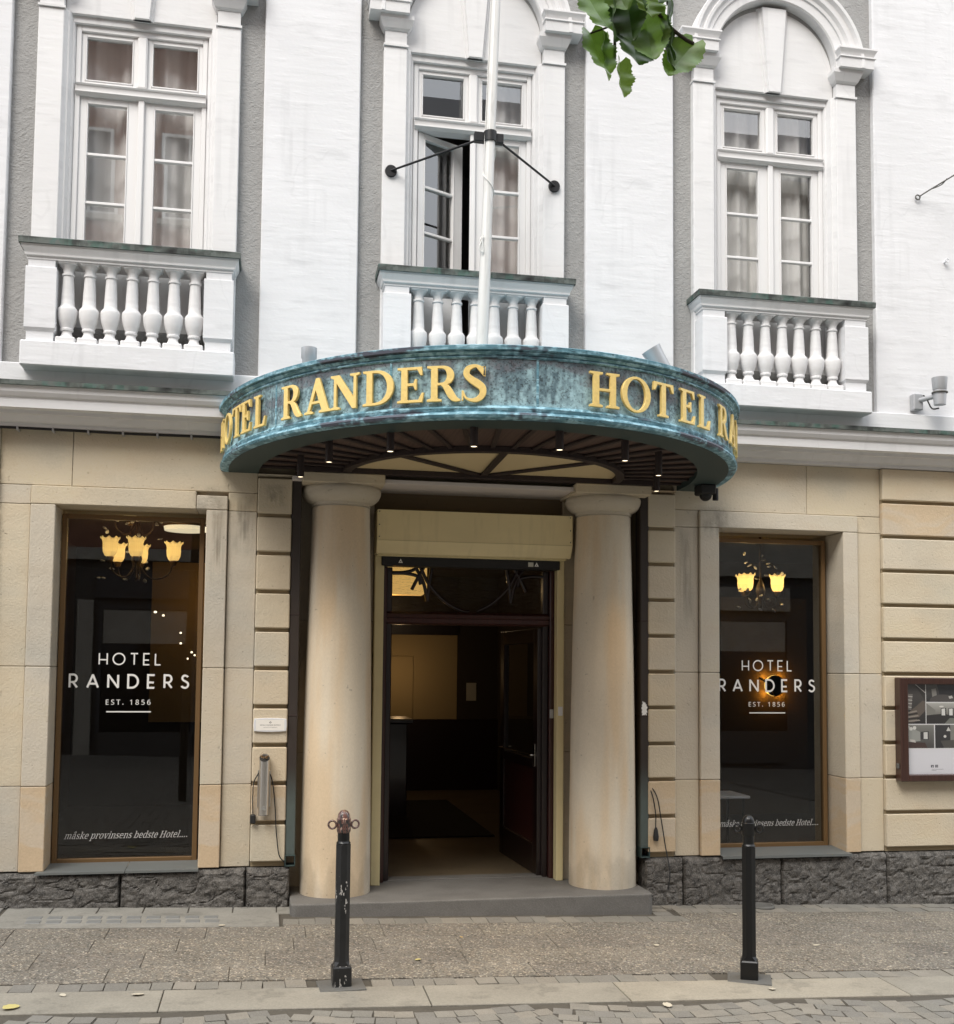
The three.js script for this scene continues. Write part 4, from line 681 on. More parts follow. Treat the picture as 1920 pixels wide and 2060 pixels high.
{
  const T = Math.PI / 2 + 0.02;
  const rev = (p) => p.slice().reverse();
  mesh('lower_moulding', sweep(rev([[-0.03, 3.152], [0.0, 3.152], [0.022, 3.158], [0.03, 3.172], [0.022, 3.186], [0.008, 3.192], [0.012, 3.2], [0.016, 3.212], [0.010, 3.222], [0.001, 3.229], [-0.03, 3.229]]), -T, T, 110), M.copperRim, canopy);
  const seams = [-T, -1.30, -0.94, -0.478, -0.024, 0.44, 0.90, 1.27, T];
  for (let i = 0; i < seams.length - 1; i++) mesh('fascia_panel', sweep(rev([[-0.03, 3.2295], [0, 3.2295], [0, 3.4965], [-0.03, 3.4965]]), seams[i] + 0.0012, seams[i + 1] - 0.0012, 18), M.copper, canopy);
  for (const s of seams.slice(1, -1)) { const [x, z] = ell(s, 0.001), g = cbox(-0.007, 0.007, 3.232, 3.496, -0.01, 0.003, 0.002); g.rotateY(Math.atan2(Math.sin(s) / EA, Math.cos(s) / EB)); g.translate(x, 0, z); mesh('seam_strip', g, M.copperRim, canopy); }
  mesh('upper_moulding', sweep(rev([[-0.03, 3.497], [0.002, 3.497], [0.012, 3.503], [0.012, 3.511], [0.004, 3.514], [0.020, 3.521], [0.03, 3.531], [0.022, 3.534], [0.045, 3.54], [0.048, 3.562], [0.03, 3.57], [-0.03, 3.585]]), -T, T, 110), M.copperRim, canopy);
  const q = []; for (let j = 0; j < 60; j++) { const a = ell(lerp(-T, T, j / 60), -0.02), b = ell(lerp(-T, T, (j + 1) / 60), -0.02); q.push([[EX, 3.61, 0], [a[0], 3.58, a[1]], [b[0], 3.58, b[1]]]); } mesh('roof', poly(q), M.copperRim, canopy);
  mesh('soffit_rim', sweep(rev([[-0.245, 3.150], [-0.03, 3.150], [-0.03, 3.20], [-0.245, 3.20]]), -T, T, 90), M.copperDark, canopy);
  // boarded soffit with radiating battens round the fan light
  const fc = [0.05, 0.12], r1 = 1.0, sq = []; for (let j = 0; j < 60; j++) { const a = ell(lerp(-T, T, j / 60), -0.24), b = ell(lerp(-T, T, (j + 1) / 60), -0.24); sq.push([[EX, 3.196, 0.0], [b[0], 3.196, b[1]], [a[0], 3.196, a[1]]]); }
  mesh('soffit_board', poly(sq), M.slat, canopy);
  for (let i = 0; i < 25; i++) { const a = lerp(-0.02, Math.PI + 0.02, i / 24), c = Math.cos(a), s = Math.sin(a); let r2 = 1.05; while (r2 < 2.2) { const X = fc[0] + c * r2, Z = fc[1] + s * r2; if (((X - EX) / (EA - 0.245)) ** 2 + (Z / (EB - 0.245)) ** 2 > 1) break; r2 += 0.01; }
    if (r2 < 1.12) continue; const g = cbox(1.03, r2, 3.178, 3.194, -0.016, 0.016, 0.003); g.rotateY(-a); g.translate(fc[0], 0, fc[1]); mesh('batten', g, M.batten, canopy); }
  const spokes = [R(47), R(92), R(137)], lim = [0, ...spokes, Math.PI];
  for (let k = 0; k < 4; k++) { const w = []; for (let j = 0; j < 16; j++) { const a = lerp(lim[k], lim[k + 1], j / 16), b = lerp(lim[k], lim[k + 1], (j + 1) / 16); w.push([[fc[0], 3.191, fc[1]], [fc[0] + r1 * Math.cos(a), 3.191, fc[1] + r1 * Math.sin(a)], [fc[0] + r1 * Math.cos(b), 3.191, fc[1] + r1 * Math.sin(b)]]); } mesh('fan_panel', poly(w), M.cream, canopy); }
  for (const a of spokes) { const g = cbox(0.06, 1.0, 3.172, 3.189, -0.026, 0.026, 0.003); g.rotateY(-a); g.translate(fc[0], 0, fc[1]); mesh('fan_spoke', g, M.batten, canopy); }
  { const s = new THREE.Shape(); s.absarc(0, 0, 1.045, 0, Math.PI, false); s.absarc(0, 0, 0.985, Math.PI, 0, true); s.closePath(); const g = extrude(s, 0.034, 0.002, 40); g.rotateX(Math.PI / 2); g.translate(fc[0], 3.192, fc[1]); mesh('fan_arch', boxUV(g), M.batten, canopy); }
  mesh('soffit_beam', cbox(-1.33, 1.37, 3.152, 3.19, 0.085, 0.175, 0.004), M.batten, canopy);
  // downlights
  for (const [x, z] of [[-1.305, 0.58], [-1.145, 1.17], [-0.805, 1.60], [-0.345, 1.86], [0.165, 1.88], [0.645, 1.65], [1.025, 1.21], [1.235, 0.60]]) {
    const d = part('downlight', canopy); mesh('housing', join([lathe([[0.0, 3.2], [0.024, 3.2], [0.024, 3.038], [0.021, 3.036], [0.019, 3.05], [0.0, 3.052]], 20)]), M.batten, d);
    mesh('lens', new THREE.CylinderGeometry(0.0185, 0.0185, 0.004, 18).translate(x, 3.041, z), M.downGlow, d); d.children[0].position.set(x, 0, z);
    const sp = new THREE.SpotLight(0xffd9a0, 0.8, 0, R(38), 0.6, 2); sp.position.set(x, 3.03, z); sp.target.position.set(x, 0, z); sp.castShadow = true; scene.add(sp, sp.target);
  }
  // letters cut from plate
  const H = 0.205, Q = {
    H: [0.85, [[0, 0], [0.37, 0], [0.37, 0.06], [0.27, 0.09], [0.27, 0.46], [0.58, 0.46], [0.58, 0.09], [0.48, 0.06], [0.48, 0], [0.85, 0], [0.85, 0.06], [0.75, 0.09], [0.75, 0.91], [0.85, 0.94], [0.85, 1], [0.48, 1], [0.48, 0.94], [0.58, 0.91], [0.58, 0.54], [0.27, 0.54], [0.27, 0.91], [0.37, 0.94], [0.37, 1], [0, 1], [0, 0.94], [0.1, 0.91], [0.1, 0.09], [0, 0.06]]],
    T: [0.77, [[0.2, 0], [0.57, 0], [0.57, 0.06], [0.47, 0.09], [0.47, 0.92], [0.62, 0.92], [0.7, 0.75], [0.77, 0.75], [0.75, 1], [0.02, 1], [0, 0.75], [0.07, 0.75], [0.15, 0.92], [0.3, 0.92], [0.3, 0.09], [0.2, 0.06]]],
    E: [0.7, [[0, 0], [0.66, 0], [0.7, 0.27], [0.64, 0.27], [0.55, 0.08], [0.27, 0.08], [0.27, 0.47], [0.42, 0.47], [0.46, 0.36], [0.51, 0.36], [0.51, 0.66], [0.46, 0.66], [0.42, 0.55], [0.27, 0.55], [0.27, 0.92], [0.52, 0.92], [0.6, 0.76], [0.66, 0.76], [0.64, 1], [0, 1], [0, 0.94], [0.1, 0.91], [0.1, 0.09], [0, 0.06]]],
    L: [0.66, [[0, 0], [0.62, 0], [0.67, 0.3], [0.6, 0.3], [0.5, 0.08], [0.27, 0.08], [0.27, 0.91], [0.37, 0.94], [0.37, 1], [0, 1], [0, 0.94], [0.1, 0.91], [0.1, 0.09], [0, 0.06]]],
    A: [0.92, [[0, 0], [0.31, 0], [0.31, 0.06], [0.2, 0.09], [0.265, 0.28], [0.53, 0.28], [0.605, 0.09], [0.51, 0.06], [0.51, 0], [0.92, 0], [0.92, 0.06], [0.83, 0.09], [0.51, 1.03], [0.39, 1.03], [0.1, 0.09], [0, 0.06]], [[0.29, 0.36], [0.395, 0.68], [0.5, 0.36]]],
    N: [0.9, [[0, 0], [0.3, 0], [0.3, 0.06], [0.19, 0.09], [0.19, 0.76], [0.68, -0.01], [0.8, -0.01], [0.8, 0.91], [0.9, 0.94], [0.9, 1], [0.6, 1], [0.6, 0.94], [0.71, 0.91], [0.71, 0.32], [0.26, 1], [0, 1], [0, 0.94], [0.1, 0.89], [0.1, 0.09], [0, 0.06]]],
  };
  const glyph = (ch) => {
    let s, w;
    if (Q[ch]) { w = Q[ch][0]; s = shape(Q[ch][1]); if (Q[ch][2]) s.holes.push(new THREE.Path(Q[ch][2].map((e) => new THREE.Vector2(...e)))); }
    else if (ch === 'O') { w = 0.94; s = new THREE.Shape(); s.absellipse(0.47, 0.5, 0.47, 0.52, 0, 2 * Math.PI, false); const h = new THREE.Path(); h.absellipse(0.47, 0.5, 0.295, 0.445, 0, 2 * Math.PI, true); s.holes.push(h); }
    else if (ch === 'D') { w = 0.86; s = new THREE.Shape(); s.moveTo(0, 0); s.lineTo(0.36, 0); s.bezierCurveTo(1.03, 0, 1.03, 1, 0.36, 1); s.lineTo(0, 1); s.lineTo(0, 0.94); s.lineTo(0.1, 0.91); s.lineTo(0.1, 0.09); s.lineTo(0, 0.06); s.closePath(); const h = new THREE.Path(); h.moveTo(0.27, 0.08); h.lineTo(0.27, 0.92); h.lineTo(0.34, 0.92); h.bezierCurveTo(0.79, 0.92, 0.79, 0.08, 0.34, 0.08); h.closePath(); s.holes.push(h); }
    else if (ch === 'R') { w = 0.82; s = new THREE.Shape(); s.moveTo(0, 0); for (const [x, y] of [[0.37, 0], [0.37, 0.06], [0.27, 0.09], [0.27, 0.45], [0.34, 0.45]]) s.lineTo(x, y); s.bezierCurveTo(0.46, 0.4, 0.48, 0.0, 0.72, -0.015); s.lineTo(0.84, 0.0); s.lineTo(0.84, 0.06); s.bezierCurveTo(0.72, 0.06, 0.66, 0.38, 0.52, 0.475); s.bezierCurveTo(0.76, 0.55, 0.74, 1, 0.4, 1); s.lineTo(0, 1); s.lineTo(0, 0.94); s.lineTo(0.1, 0.91); s.lineTo(0.1, 0.09); s.lineTo(0, 0.06); s.closePath(); const h = new THREE.Path(); h.moveTo(0.27, 0.525); h.lineTo(0.27, 0.925); h.lineTo(0.35, 0.925); h.bezierCurveTo(0.545, 0.925, 0.545, 0.525, 0.35, 0.525); h.closePath(); s.holes.push(h); }
    else { // S: a spine with a swelling stroke
      w = 0.64; const c = new THREE.SplineCurve([[0.565, 0.80], [0.50, 0.93], [0.34, 0.975], [0.17, 0.90], [0.135, 0.74], [0.25, 0.60], [0.40, 0.49], [0.52, 0.37], [0.535, 0.20], [0.43, 0.06], [0.27, 0.025], [0.12, 0.09], [0.055, 0.24]].map((e) => new THREE.Vector2(...e)));
      const n = 60, l = [], r = []; for (let i = 0; i <= n; i++) { const t = i / n, p = c.getPoint(t), d = c.getTangent(t), k = 0.028 + 0.075 * Math.exp(-(((t - 0.5) / 0.2) ** 2)) + 0.03 * Math.exp(-(((t - 0.25) / 0.1) ** 2)) + 0.03 * Math.exp(-(((t - 0.75) / 0.1) ** 2)); l.push([p.x - d.y * k, p.y + d.x * k]); r.push([p.x + d.y * k, p.y - d.x * k]); }
      s = shape([[0.585, 0.70], [0.592, 0.955], [0.555, 0.955], ...l.slice(3, -3), [0.06, 0.02], [0.02, 0.0], [0.015, 0.29], [0.06, 0.3], ...r.slice(3, -3).reverse(), [0.545, 0.72]]);
    }
    const g = extrude(s, 0.07, 0.009, 14); g.translate(-w / 2, 0, 0); g.scale(H * 1.12, H, H); return toCreasedNormals(g, 0.4);
  };
  const cache = {};
  const word = [['H', -1.43], ['O', -1.31], ['T', -1.199], ['E', -1.113], ['L', -1.016], ['R', -0.846], ['A', -0.732], ['N', -0.628], ['D', -0.514], ['E', -0.41], ['R', -0.31], ['S', -0.218],
    ['H', 0.19], ['O', 0.306], ['T', 0.42], ['E', 0.54], ['L', 0.642], ['R', 0.80], ['A', 0.934], ['N', 1.05], ['D', 1.17], ['E', 1.28], ['R', 1.38], ['S', 1.47]];
  for (const [ch, t] of word) { const m = mesh('letter', cache[ch] = cache[ch] || glyph(ch), M.gold, canopy), [x, z] = ell(t, 0.014); m.position.set(x, 3.247, z); m.rotation.y = Math.atan2(Math.sin(t) / EA, Math.cos(t) / EB); }
}
{ // dome camera
  const t = thing('security_camera', 'black dome security camera under the canopy edge', 'security camera', [1.745, 3.15, 0.30]);
  mesh('base', cbox(-0.075, 0.05, -0.075, 0.0, -0.07, 0.07, 0.01), M.blackRubber, t); mesh('dome', new THREE.SphereGeometry(0.048, 24, 12, 0, 6.29, Math.PI / 2, Math.PI / 2).translate(-0.01, -0.074, 0), M.bollardBlack, t); mesh('infrared_lamp', new THREE.CylinderGeometry(0.022, 0.022, 0.09, 20).translate(0.062, -0.07, 0.02), M.blackIron, t);
}

{ // run-off stains on the stone under the canopy ends
  const stain = (x, y, w, h, z, seedv, c, flow) => { const N = 96, d = new Uint8Array(N * N * 4); for (let j = 0; j < N; j++) for (let i = 0; i < N; i++) { const u = i / N, v = j / N, e = Math.min(u, 1 - u, v * 1.2, (1 - v) * 2) * 4, a = clamp(smooth(0.25, 0.8, 0.6 * fbm((u + seedv) % 1, v, 5, 4, 5) + 0.4 * fbm((u + seedv) % 1, v, 14, flow, 3)) * smooth(0, 1, e * 0.5) * 0.36), k = (j * N + i) * 4; d[k] = d[k + 1] = d[k + 2] = 255 * a; d[k + 3] = 255; }
    const t = new THREE.DataTexture(d, N, N); t.magFilter = THREE.LinearFilter; t.needsUpdate = true; mesh('water_stain', new THREE.PlaneGeometry(w, h).translate(x, y, z), std(c, 0.95, { alphaMap: t, transparent: true }), hotel); };
  stain(-1.93, 2.93, 0.34, 0.26, 0.0335, 0.1, [0.11, 0.10, 0.075], 3); stain(-1.87, 2.6, 0.14, 0.7, 0.0335, 0.3, [0.16, 0.13, 0.09], 2); stain(1.92, 2.9, 0.36, 0.3, 0.0335, 0.5, [0.10, 0.095, 0.075], 3); stain(1.70, 2.45, 0.19, 0.95, 0.0035, 0.7, [0.2, 0.19, 0.165], 2); stain(-1.70, 2.75, 0.19, 0.5, 0.0035, 0.2, [0.13, 0.12, 0.095], 2); stain(-1.47, 2.98, 0.22, 0.2, 0.0435, 0.4, [0.14, 0.13, 0.10], 3);
}
// ------------------------------------------------------------------ flagpole
{
  const t = thing('flagpole', 'white flagpole rising from the canopy in front of the middle window', 'flagpole');
  const A = [-0.047, 3.60, 0.46], B = [0.085, 8.2, 0.52], at = (y) => { const k = (y - A[1]) / (B[1] - A[1]); return [lerp(A[0], B[0], k), y, lerp(A[2], B[2], k)]; };
  const d = new THREE.Vector3(B[0] - A[0], B[1] - A[1], B[2] - A[2]), g = lathe([[0.0445, 0], [0.043, 0.7], [0.039, 1.3], [0.037, 1.32], [0.036, 2.2], [0.032, d.length()]], 26, 0.28);
  g.applyQuaternion(new THREE.Quaternion().setFromUnitVectors(new THREE.Vector3(0, 1, 0), d.clone().normalize())); g.translate(...A); mesh('pole', g, M.poleWhite, t);
  mesh('base_plate', new THREE.CylinderGeometry(0.09, 0.1, 0.04, 24).translate(A[0], 3.61, A[2]), M.blackIron, t);
  const c = at(5.60); mesh('clamp', join([new THREE.CylinderGeometry(0.047, 0.047, 0.075, 28).translate(c[0], 5.60, c[2]), cbox(c[0] - 0.115, c[0] - 0.03, 5.565, 5.635, c[2] - 0.05, c[2] + 0.0, 0.004), cbox(c[0] + 0.03, c[0] + 0.10, 5.565, 5.635, c[2] - 0.05, c[2] + 0.0, 0.004)]), M.blackIron, t);
  const bolts = [[-0.66, 5.494, 0.03], [0.613, 5.494, 0.03]];
  bolts.forEach((b, i) => { mesh('brace_rod', rod([c[0] + (i ? 0.075 : -0.085), 5.58, c[2] - 0.02], b, 0.0085, 10), M.blackIron, t); mesh('wall_plate', new THREE.CylinderGeometry(0.043, 0.046, 0.02, 28).rotateX(Math.PI / 2).translate(b[0], b[1], 0.024), M.blackIron, t); });
  const hel = (y0, y1, turns, r) => { const p = []; for (let i = 0; i <= 16; i++) { const k = i / 16, a = -0.5 + k * turns * 6.283, q = at(lerp(y0, y1, k)); p.push([q[0] + Math.cos(a) * r, q[1], q[2] + Math.sin(a) * r]); } return p; };
  mesh('halyard', tube(hel(5.15, 5.5, 1.2, 0.042), 0.0035, 6, false, 90), M.rope, t); mesh('halyard', tube([at(5.5), at(6.4), at(8.1)].map((p, i) => [p[0] - 0.043 + i * 0.003, p[1], p[2] + 0.012]), 0.003, 6), M.rope, t);
  mesh('rope_knot', join([tube([[0, 0, 0], [-0.02, 0.04, 0.01], [0.005, 0.07, 0.012], [-0.015, 0.02, 0.016], [-0.025, -0.03, 0.01], [0, -0.05, 0.012], [-0.01, 0.05, 0.02]], 0.005, 6).translate(at(4.78)[0] - 0.03, 4.78, at(4.78)[2] + 0.03)]), M.rope, t);
}
// ------------------------------------------------------------------ spotlights
{
  const a = thing('spotlight', 'white cylinder spotlight standing on the canopy beside the leftmost balcony', 'spotlight', [-1.262, 3.51, 0.55]);
  mesh('body', lathe([[0.0, 0.2], [0.046, 0.2], [0.046, 0.345], [0.054, 0.36], [0.054, 0.43], [0.048, 0.43], [0.046, 0.36], [0, 0.35]], 28), M.lampGrey, a); for (let i = 0; i < 18; i++) mesh('cooling_fin', cbox(0.018, 0.045, 0.14, 0.199, -0.0018, 0.0018, 0.0006).rotateY(i * 0.349), M.lampGrey, a); mesh('stand', join([rod([0, 0, 0], [0, 0.15, 0], 0.012), cbox(-0.05, 0.05, 0, 0.02, -0.04, 0.04)]), M.blackIron, a);
  const b = thing('spotlight', 'grey tilted spotlight on the canopy beside the rightmost balcony', 'spotlight', [1.30, 3.64, 0.62]); const hd = new THREE.Group(); hd.name = 'head'; hd.position.set(-0.02, 0.28, 0); hd.rotation.z = R(32); hd.scale.setScalar(1.2); b.add(hd);
  mesh('body', lathe([[0.0, -0.12], [0.05, -0.12], [0.055, 0.09], [0.062, 0.15], [0.058, 0.15], [0.05, 0.08], [0, 0.07]], 28), M.lampGrey, hd); mesh('stand', join([rod([0, 0, 0], [0, 0.2, 0], 0.012), cbox(-0.05, 0.05, 0, 0.02, -0.04, 0.04)]), M.blackIron, b);
  const c = thing('spotlight', 'grey uplighter spotlight fixed to the white wall above the cornice', 'spotlight', [3.725, 3.98, 0]);
  mesh('body', lathe([[0.0, -0.095], [0.046, -0.095], [0.05, -0.03], [0.05, 0.025], [0.054, 0.03], [0.062, 0.125], [0.057, 0.125], [0.05, 0.04], [0, 0.03]], 28).translate(0.06, 0.02, 0.2), M.lampGrey, c); mesh('clamp_ring', new THREE.TorusGeometry(0.056, 0.007, 8, 28).rotateX(Math.PI / 2).translate(0.06, 0.025, 0.2), M.castPlate, c);
  mesh('wall_box', cbox(-0.085, 0.0, -0.09, 0.045, 0, 0.07, 0.008), M.lampGrey, c); mesh('arm', rod([-0.03, -0.01, 0.06], [0.04, 0.0, 0.18], 0.02), M.lampGrey, c); mesh('cable', tube([[0.0, 0.03, 0.07], [0.0, -0.02, 0.12], [0.02, -0.1, 0.16], [0.06, -0.1, 0.19]], 0.006, 6), M.blackRubber, c);
}
// ------------------------------------------------------------------ downpipes, cables, ashtray, plaque
for (const [x, lab] of [[-1.312, 'dark square downpipe with green foot beside the wall ashtray'], [1.348, 'dark square downpipe with a white paint blotch beside the pier']]) {
  const t = thing('downpipe', lab, 'downpipe', [x, 0, 0]);
  mesh('pipe', cbox(-0.034, 0.034, 0.40, 3.13, -0.09, 0.03, 0.006), M.pipeBrown, t); mesh('outlet_shoe', join([bx(-0.037, -0.03, 0.325, 0.40, -0.09, 0.045), bx(0.03, 0.037, 0.325, 0.40, -0.09, 0.045), bx(-0.03, 0.03, 0.325, 0.332, -0.09, 0.045), bx(-0.037, 0.037, 0.398, 0.405, -0.09, 0.045)]), M.copperDark, t);
  for (const y of [1.39, 2.12]) mesh('pipe_joint', cbox(-0.0365, 0.0365, y, y + 0.012, -0.09, 0.0325, 0.002), M.batten, t);
  if (x > 0) { const b = new THREE.Shape(), n = 40; for (let i = 0; i < n; i++) { const a = i / n * 6.283, k = 0.55 + 0.9 * n3(i * 0.8, 3, 5) * (i % 3 ? 1 : 0.55), X = 0.024 * k * Math.cos(a), Y = 0.06 * k * Math.sin(a); i ? b.lineTo(X, Y) : b.moveTo(X, Y); } mesh('paint_blotch', new THREE.ShapeGeometry(b).translate(-0.003, 1.45, 0.0312), M.whitePrint, t); }
}
{
  const t = thing('ashtray', 'stainless steel tube ashtray on the stone pier left of the entrance', 'ashtray', [-1.505, 0.90, 0.04]);
  const g = new THREE.CylinderGeometry(0.036, 0.036, 0.40, 32, 1, true), p = g.attributes.position; for (let i = 0; i < p.count; i++) if (p.getY(i) > 0) p.setY(i, p.getY(i) - p.getZ(i) * 0.7); g.computeVertexNormals(); g.translate(0, 0, 0.05); mesh('tube', g, tint(M.steel, [0.6, 0.57, 0.53]), t);
  mesh('grille', new THREE.CylinderGeometry(0.034, 0.034, 0.006, 24).rotateX(0.61).translate(0, 0.192, 0.05), M.blackRubber, t); mesh('bottom', new THREE.CylinderGeometry(0.036, 0.036, 0.006, 24).translate(0, -0.2, 0.05), M.castPlate, t); mesh('back_plate', cbox(-0.045, 0.048, -0.15, 0.11, 0.001, 0.014), M.steel, t);
  mesh('lock', join([new THREE.CylinderGeometry(0.014, 0.014, 0.012, 18).rotateX(Math.PI / 2).translate(0, -0.15, 0.087), new THREE.CylinderGeometry(0.007, 0.007, 0.004, 12).rotateX(Math.PI / 2).translate(0, -0.15, 0.095)]), M.chrome, t);
  for (let i = 0; i < 5; i++) mesh('cigarette_end', rod([rr(-0.02, 0.02), 0.195, 0.05 + rr(-0.015, 0.02)], [rr(-0.03, 0.03), 0.215, 0.05 + rr(-0.02, 0.03)], 0.004, 6), M.brass, t);
}
{
  const t = thing('cable', 'short black cable ending in a socket hanging beside the steel ashtray', 'cable', [0, 0, 0]);
  mesh('lead', tube([[-1.545, 0.99, 0.055], [-1.575, 0.93, 0.06], [-1.582, 0.83, 0.062], [-1.578, 0.70, 0.06]], 0.0045, 6), M.blackRubber, t); mesh('socket', cbox(-1.598, -1.558, 0.635, 0.70, 0.043, 0.082, 0.008), M.blackRubber, t);
  const u = thing('cable', 'long black cable hanging from the steel ashtray to the downpipe foot', 'cable', [0, 0, 0]);
  mesh('lead', tube([[-1.462, 0.98, 0.055], [-1.445, 0.92, 0.058], [-1.425, 0.75, 0.06], [-1.41, 0.55, 0.06], [-1.385, 0.40, 0.062], [-1.352, 0.36, 0.05]], 0.0045, 6), M.blackRubber, u);
  const v = thing('cable', 'black cables with a plug hanging from the downpipe over the plinth', 'cable', [0, 0, 0]);
  mesh('lead', tube([[1.384, 0.86, 0.02], [1.40, 0.80, 0.05], [1.425, 0.66, 0.055], [1.425, 0.55, 0.055]], 0.0045, 6), M.blackRubber, v); mesh('plug', lathe([[0.0, 0], [0.018, 0.0], [0.022, 0.03], [0.015, 0.08], [0.008, 0.1], [0, 0.1]], 14).translate(1.425, 0.455, 0.062), M.blackRubber, v);
  mesh('lead', tube([[1.384, 0.88, 0.02], [1.43, 0.80, 0.055], [1.47, 0.6, 0.06], [1.50, 0.4, 0.07], [1.515, 0.22, 0.12], [1.50, 0.10, 0.12]], 0.0045, 6), M.blackRubber, v);
}
{ // cable of a light chain under the cornice
  const t = thing('light_cable', 'black cable with clips running under the cornice left of the canopy', 'cable', [0, 0, 0]);
  mesh('lead', tube([[-6, 3.39, 0.055], [-4.5, 3.385, 0.055], [-3.2, 3.392, 0.055], [-2.5, 3.386, 0.055], [-1.9, 3.39, 0.055], [-1.75, 3.385, 0.055]], 0.010, 6, false, 60), M.blackRubber, t); for (let x = -3.25; x < -1.8; x += 0.235) mesh('clip', cbox(x, x + 0.014, 3.372, 3.402, 0.0, 0.07, 0.003), M.lampGrey, t);
}
{
  const cv = document.createElement('canvas'); cv.width = 512; cv.height = 220; const c = cv.getContext('2d'); c.fillStyle = '#e9e6df'; c.fillRect(0, 0, 512, 220); c.fillStyle = c.strokeStyle = '#444'; c.textAlign = 'center'; c.font = 'bold 30px serif'; c.fillText('SMALL DANISH HOTELS', 256, 122); c.font = 'italic 24px serif'; c.fillText('network of happiness', 256, 164); c.lineWidth = 7; c.save(); c.translate(256, 56); c.rotate(Math.PI / 4); c.strokeRect(-14, -14, 28, 28); c.fillRect(-5, -5, 10, 10); c.restore();
  const tx = new THREE.CanvasTexture(cv); tx.colorSpace = THREE.SRGBColorSpace;
  const t = thing('wall_plaque', 'white enamel hotel plaque on the pier above the steel ashtray', 'plaque', [-1.47, 1.33, 0.041]);
  const s = new THREE.Shape(); s.moveTo(-0.114, -0.044); s.quadraticCurveTo(0, -0.056, 0.114, -0.044); s.lineTo(0.118, 0.0); s.lineTo(0.114, 0.044); s.quadraticCurveTo(0, 0.056, -0.114, 0.044); s.lineTo(-0.118, 0); s.closePath();
  mesh('plate', extrude(s, 0.012, 0.003), M.lampWhite, t); mesh('print', new THREE.PlaneGeometry(0.2, 0.075).translate(0, 0, 0.0155), phys([1, 1, 1], 0.35, { map: tx, clearcoat: 0.4 }), t);
}
{ // poster case
  const cv = document.createElement('canvas'); cv.width = 1024; cv.height = 1024; const c = cv.getContext('2d');
  c.fillStyle = '#f1f0ee'; c.fillRect(0, 0, 1024, 1024);
  const ph = (x, y, w, h, f) => { c.save(); c.beginPath(); c.rect(x, y, w, h); c.clip(); c.translate(x, y); f(w, h); c.restore(); };
  const grad = (w, h, a, b, dx = 0, dy = 1) => { const g = c.createLinearGradient(0, 0, w * dx, h * dy); g.addColorStop(0, a); g.addColorStop(1, b); c.fillStyle = g; c.fillRect(0, 0, w, h); };
  const P = (f, pts) => { c.fillStyle = f; c.beginPath(); pts.forEach(([a, b], i) => i ? c.lineTo(a, b) : c.moveTo(a, b)); c.closePath(); c.fill(); };
  ph(0, 0, 232, 452, (w, h) => { grad(w, h, '#5b5651', '#2c2825'); P('#3b3531', [[110, 0], [232, 0], [232, 200]]); for (let i = 0; i < 9; i++) P(i % 2 ? '#cfcac2' : '#8e877f', [[0, 110 + i * 20], [92 - i * 2, 120 + i * 20], [90 - i * 2, 134 + i * 20], [0, 126 + i * 20]]); P('#6a5f54', [[0, h], [40, 330], [200, 190], [232, 200], [232, 300], [90, h]]); for (let i = 0; i < 6; i++) P(i % 2 ? '#241f1b' : '#a49a8d', [[0, 330 + i * 22], [130 + i * 8, 300 + i * 26], [140 + i * 8, 314 + i * 26], [0, 346 + i * 22]]); P('#d8d2ca', [[120, 0], [232, 95], [232, 108], [108, 0]]); });
  ph(240, 0, 784, 204, (w, h) => { grad(w, h, '#6b6863', '#2d2b2b'); P('#2c2a2d', [[120, 0], [784, 0], [784, 150], [150, 120]]); P('#9c9891', [[60, 60], [110, 50], [120, 130], [70, 150]]); c.fillStyle = '#57524f'; c.beginPath(); c.ellipse(190, 190, 150, 70, 0, 0, 7); c.fill(); c.fillStyle = '#7a7572'; c.beginPath(); c.ellipse(470, 200, 160, 60, 0, 0, 7); c.fill(); P('#d8d4cd', [[250, 140], [290, 132], [300, 160], [260, 168]]); });
  ph(240, 216, 784, 236, (w, h) => { grad(w, h, '#c4c3bb', '#5c564d'); P('#8d8b82', [[0, 0], [100, 80], [100, 150], [0, 170]]); P('#2e2a27', [[0, 140], [200, 120], [420, 190], [420, 236], [0, 236]]); for (const x of [170, 255, 420, 520]) { P('#33302d', [[x - 8, 60], [x + 52, 56], [x + 52, 150], [x - 8, 146]]); P('#f0efe9', [[x, 66], [x + 40, 62], [x + 40, 140], [x, 140]]); } P('#7d8077', [[200, 236], [260, 170], [420, 176], [470, 236]]); c.fillStyle = '#efece4'; c.beginPath(); c.ellipse(170, 40, 26, 9, 0, 0, 7); c.fill(); });
  ph(0, 464, 322, 262, (w, h) => { grad(w, h, '#8e8d86', '#4d4a46'); P('#a9aaa3', [[0, 0], [170, 80], [170, 180], [0, 200]]); c.fillStyle = '#ece9e2'; for (const [x, y] of [[30, 22], [66, 44], [106, 34]]) { c.beginPath(); c.arc(x, y, 20, 0, 7); c.fill(); } P('#3c3a3b', [[170, 80], [262, 70], [262, 170], [170, 165]]); P('#e5e4de', [[206, 84], [250, 80], [250, 160], [206, 158]]); P('#4a332b', [[10, 262], [40, 190], [220, 200], [250, 262]]); P('#d6d0c8', [[50, 160], [110, 170], [120, 200], [60, 190]]); });
  ph(334, 464, 690, 262, (w, h) => { grad(w, h, '#3b3a3a', '#2e2c2b'); P('#8d8c84', [[170, 0], [690, 0], [690, 262], [300, 262], [170, 180]]); P('#55524b', [[60, 180], [360, 160], [500, 262], [100, 262]]); c.fillStyle = '#e8e5de'; c.beginPath(); c.moveTo(150, 20); c.lineTo(175, 70); c.lineTo(125, 70); c.fill(); c.beginPath(); c.arc(110, 130, 16, 0, 7); c.fill(); });
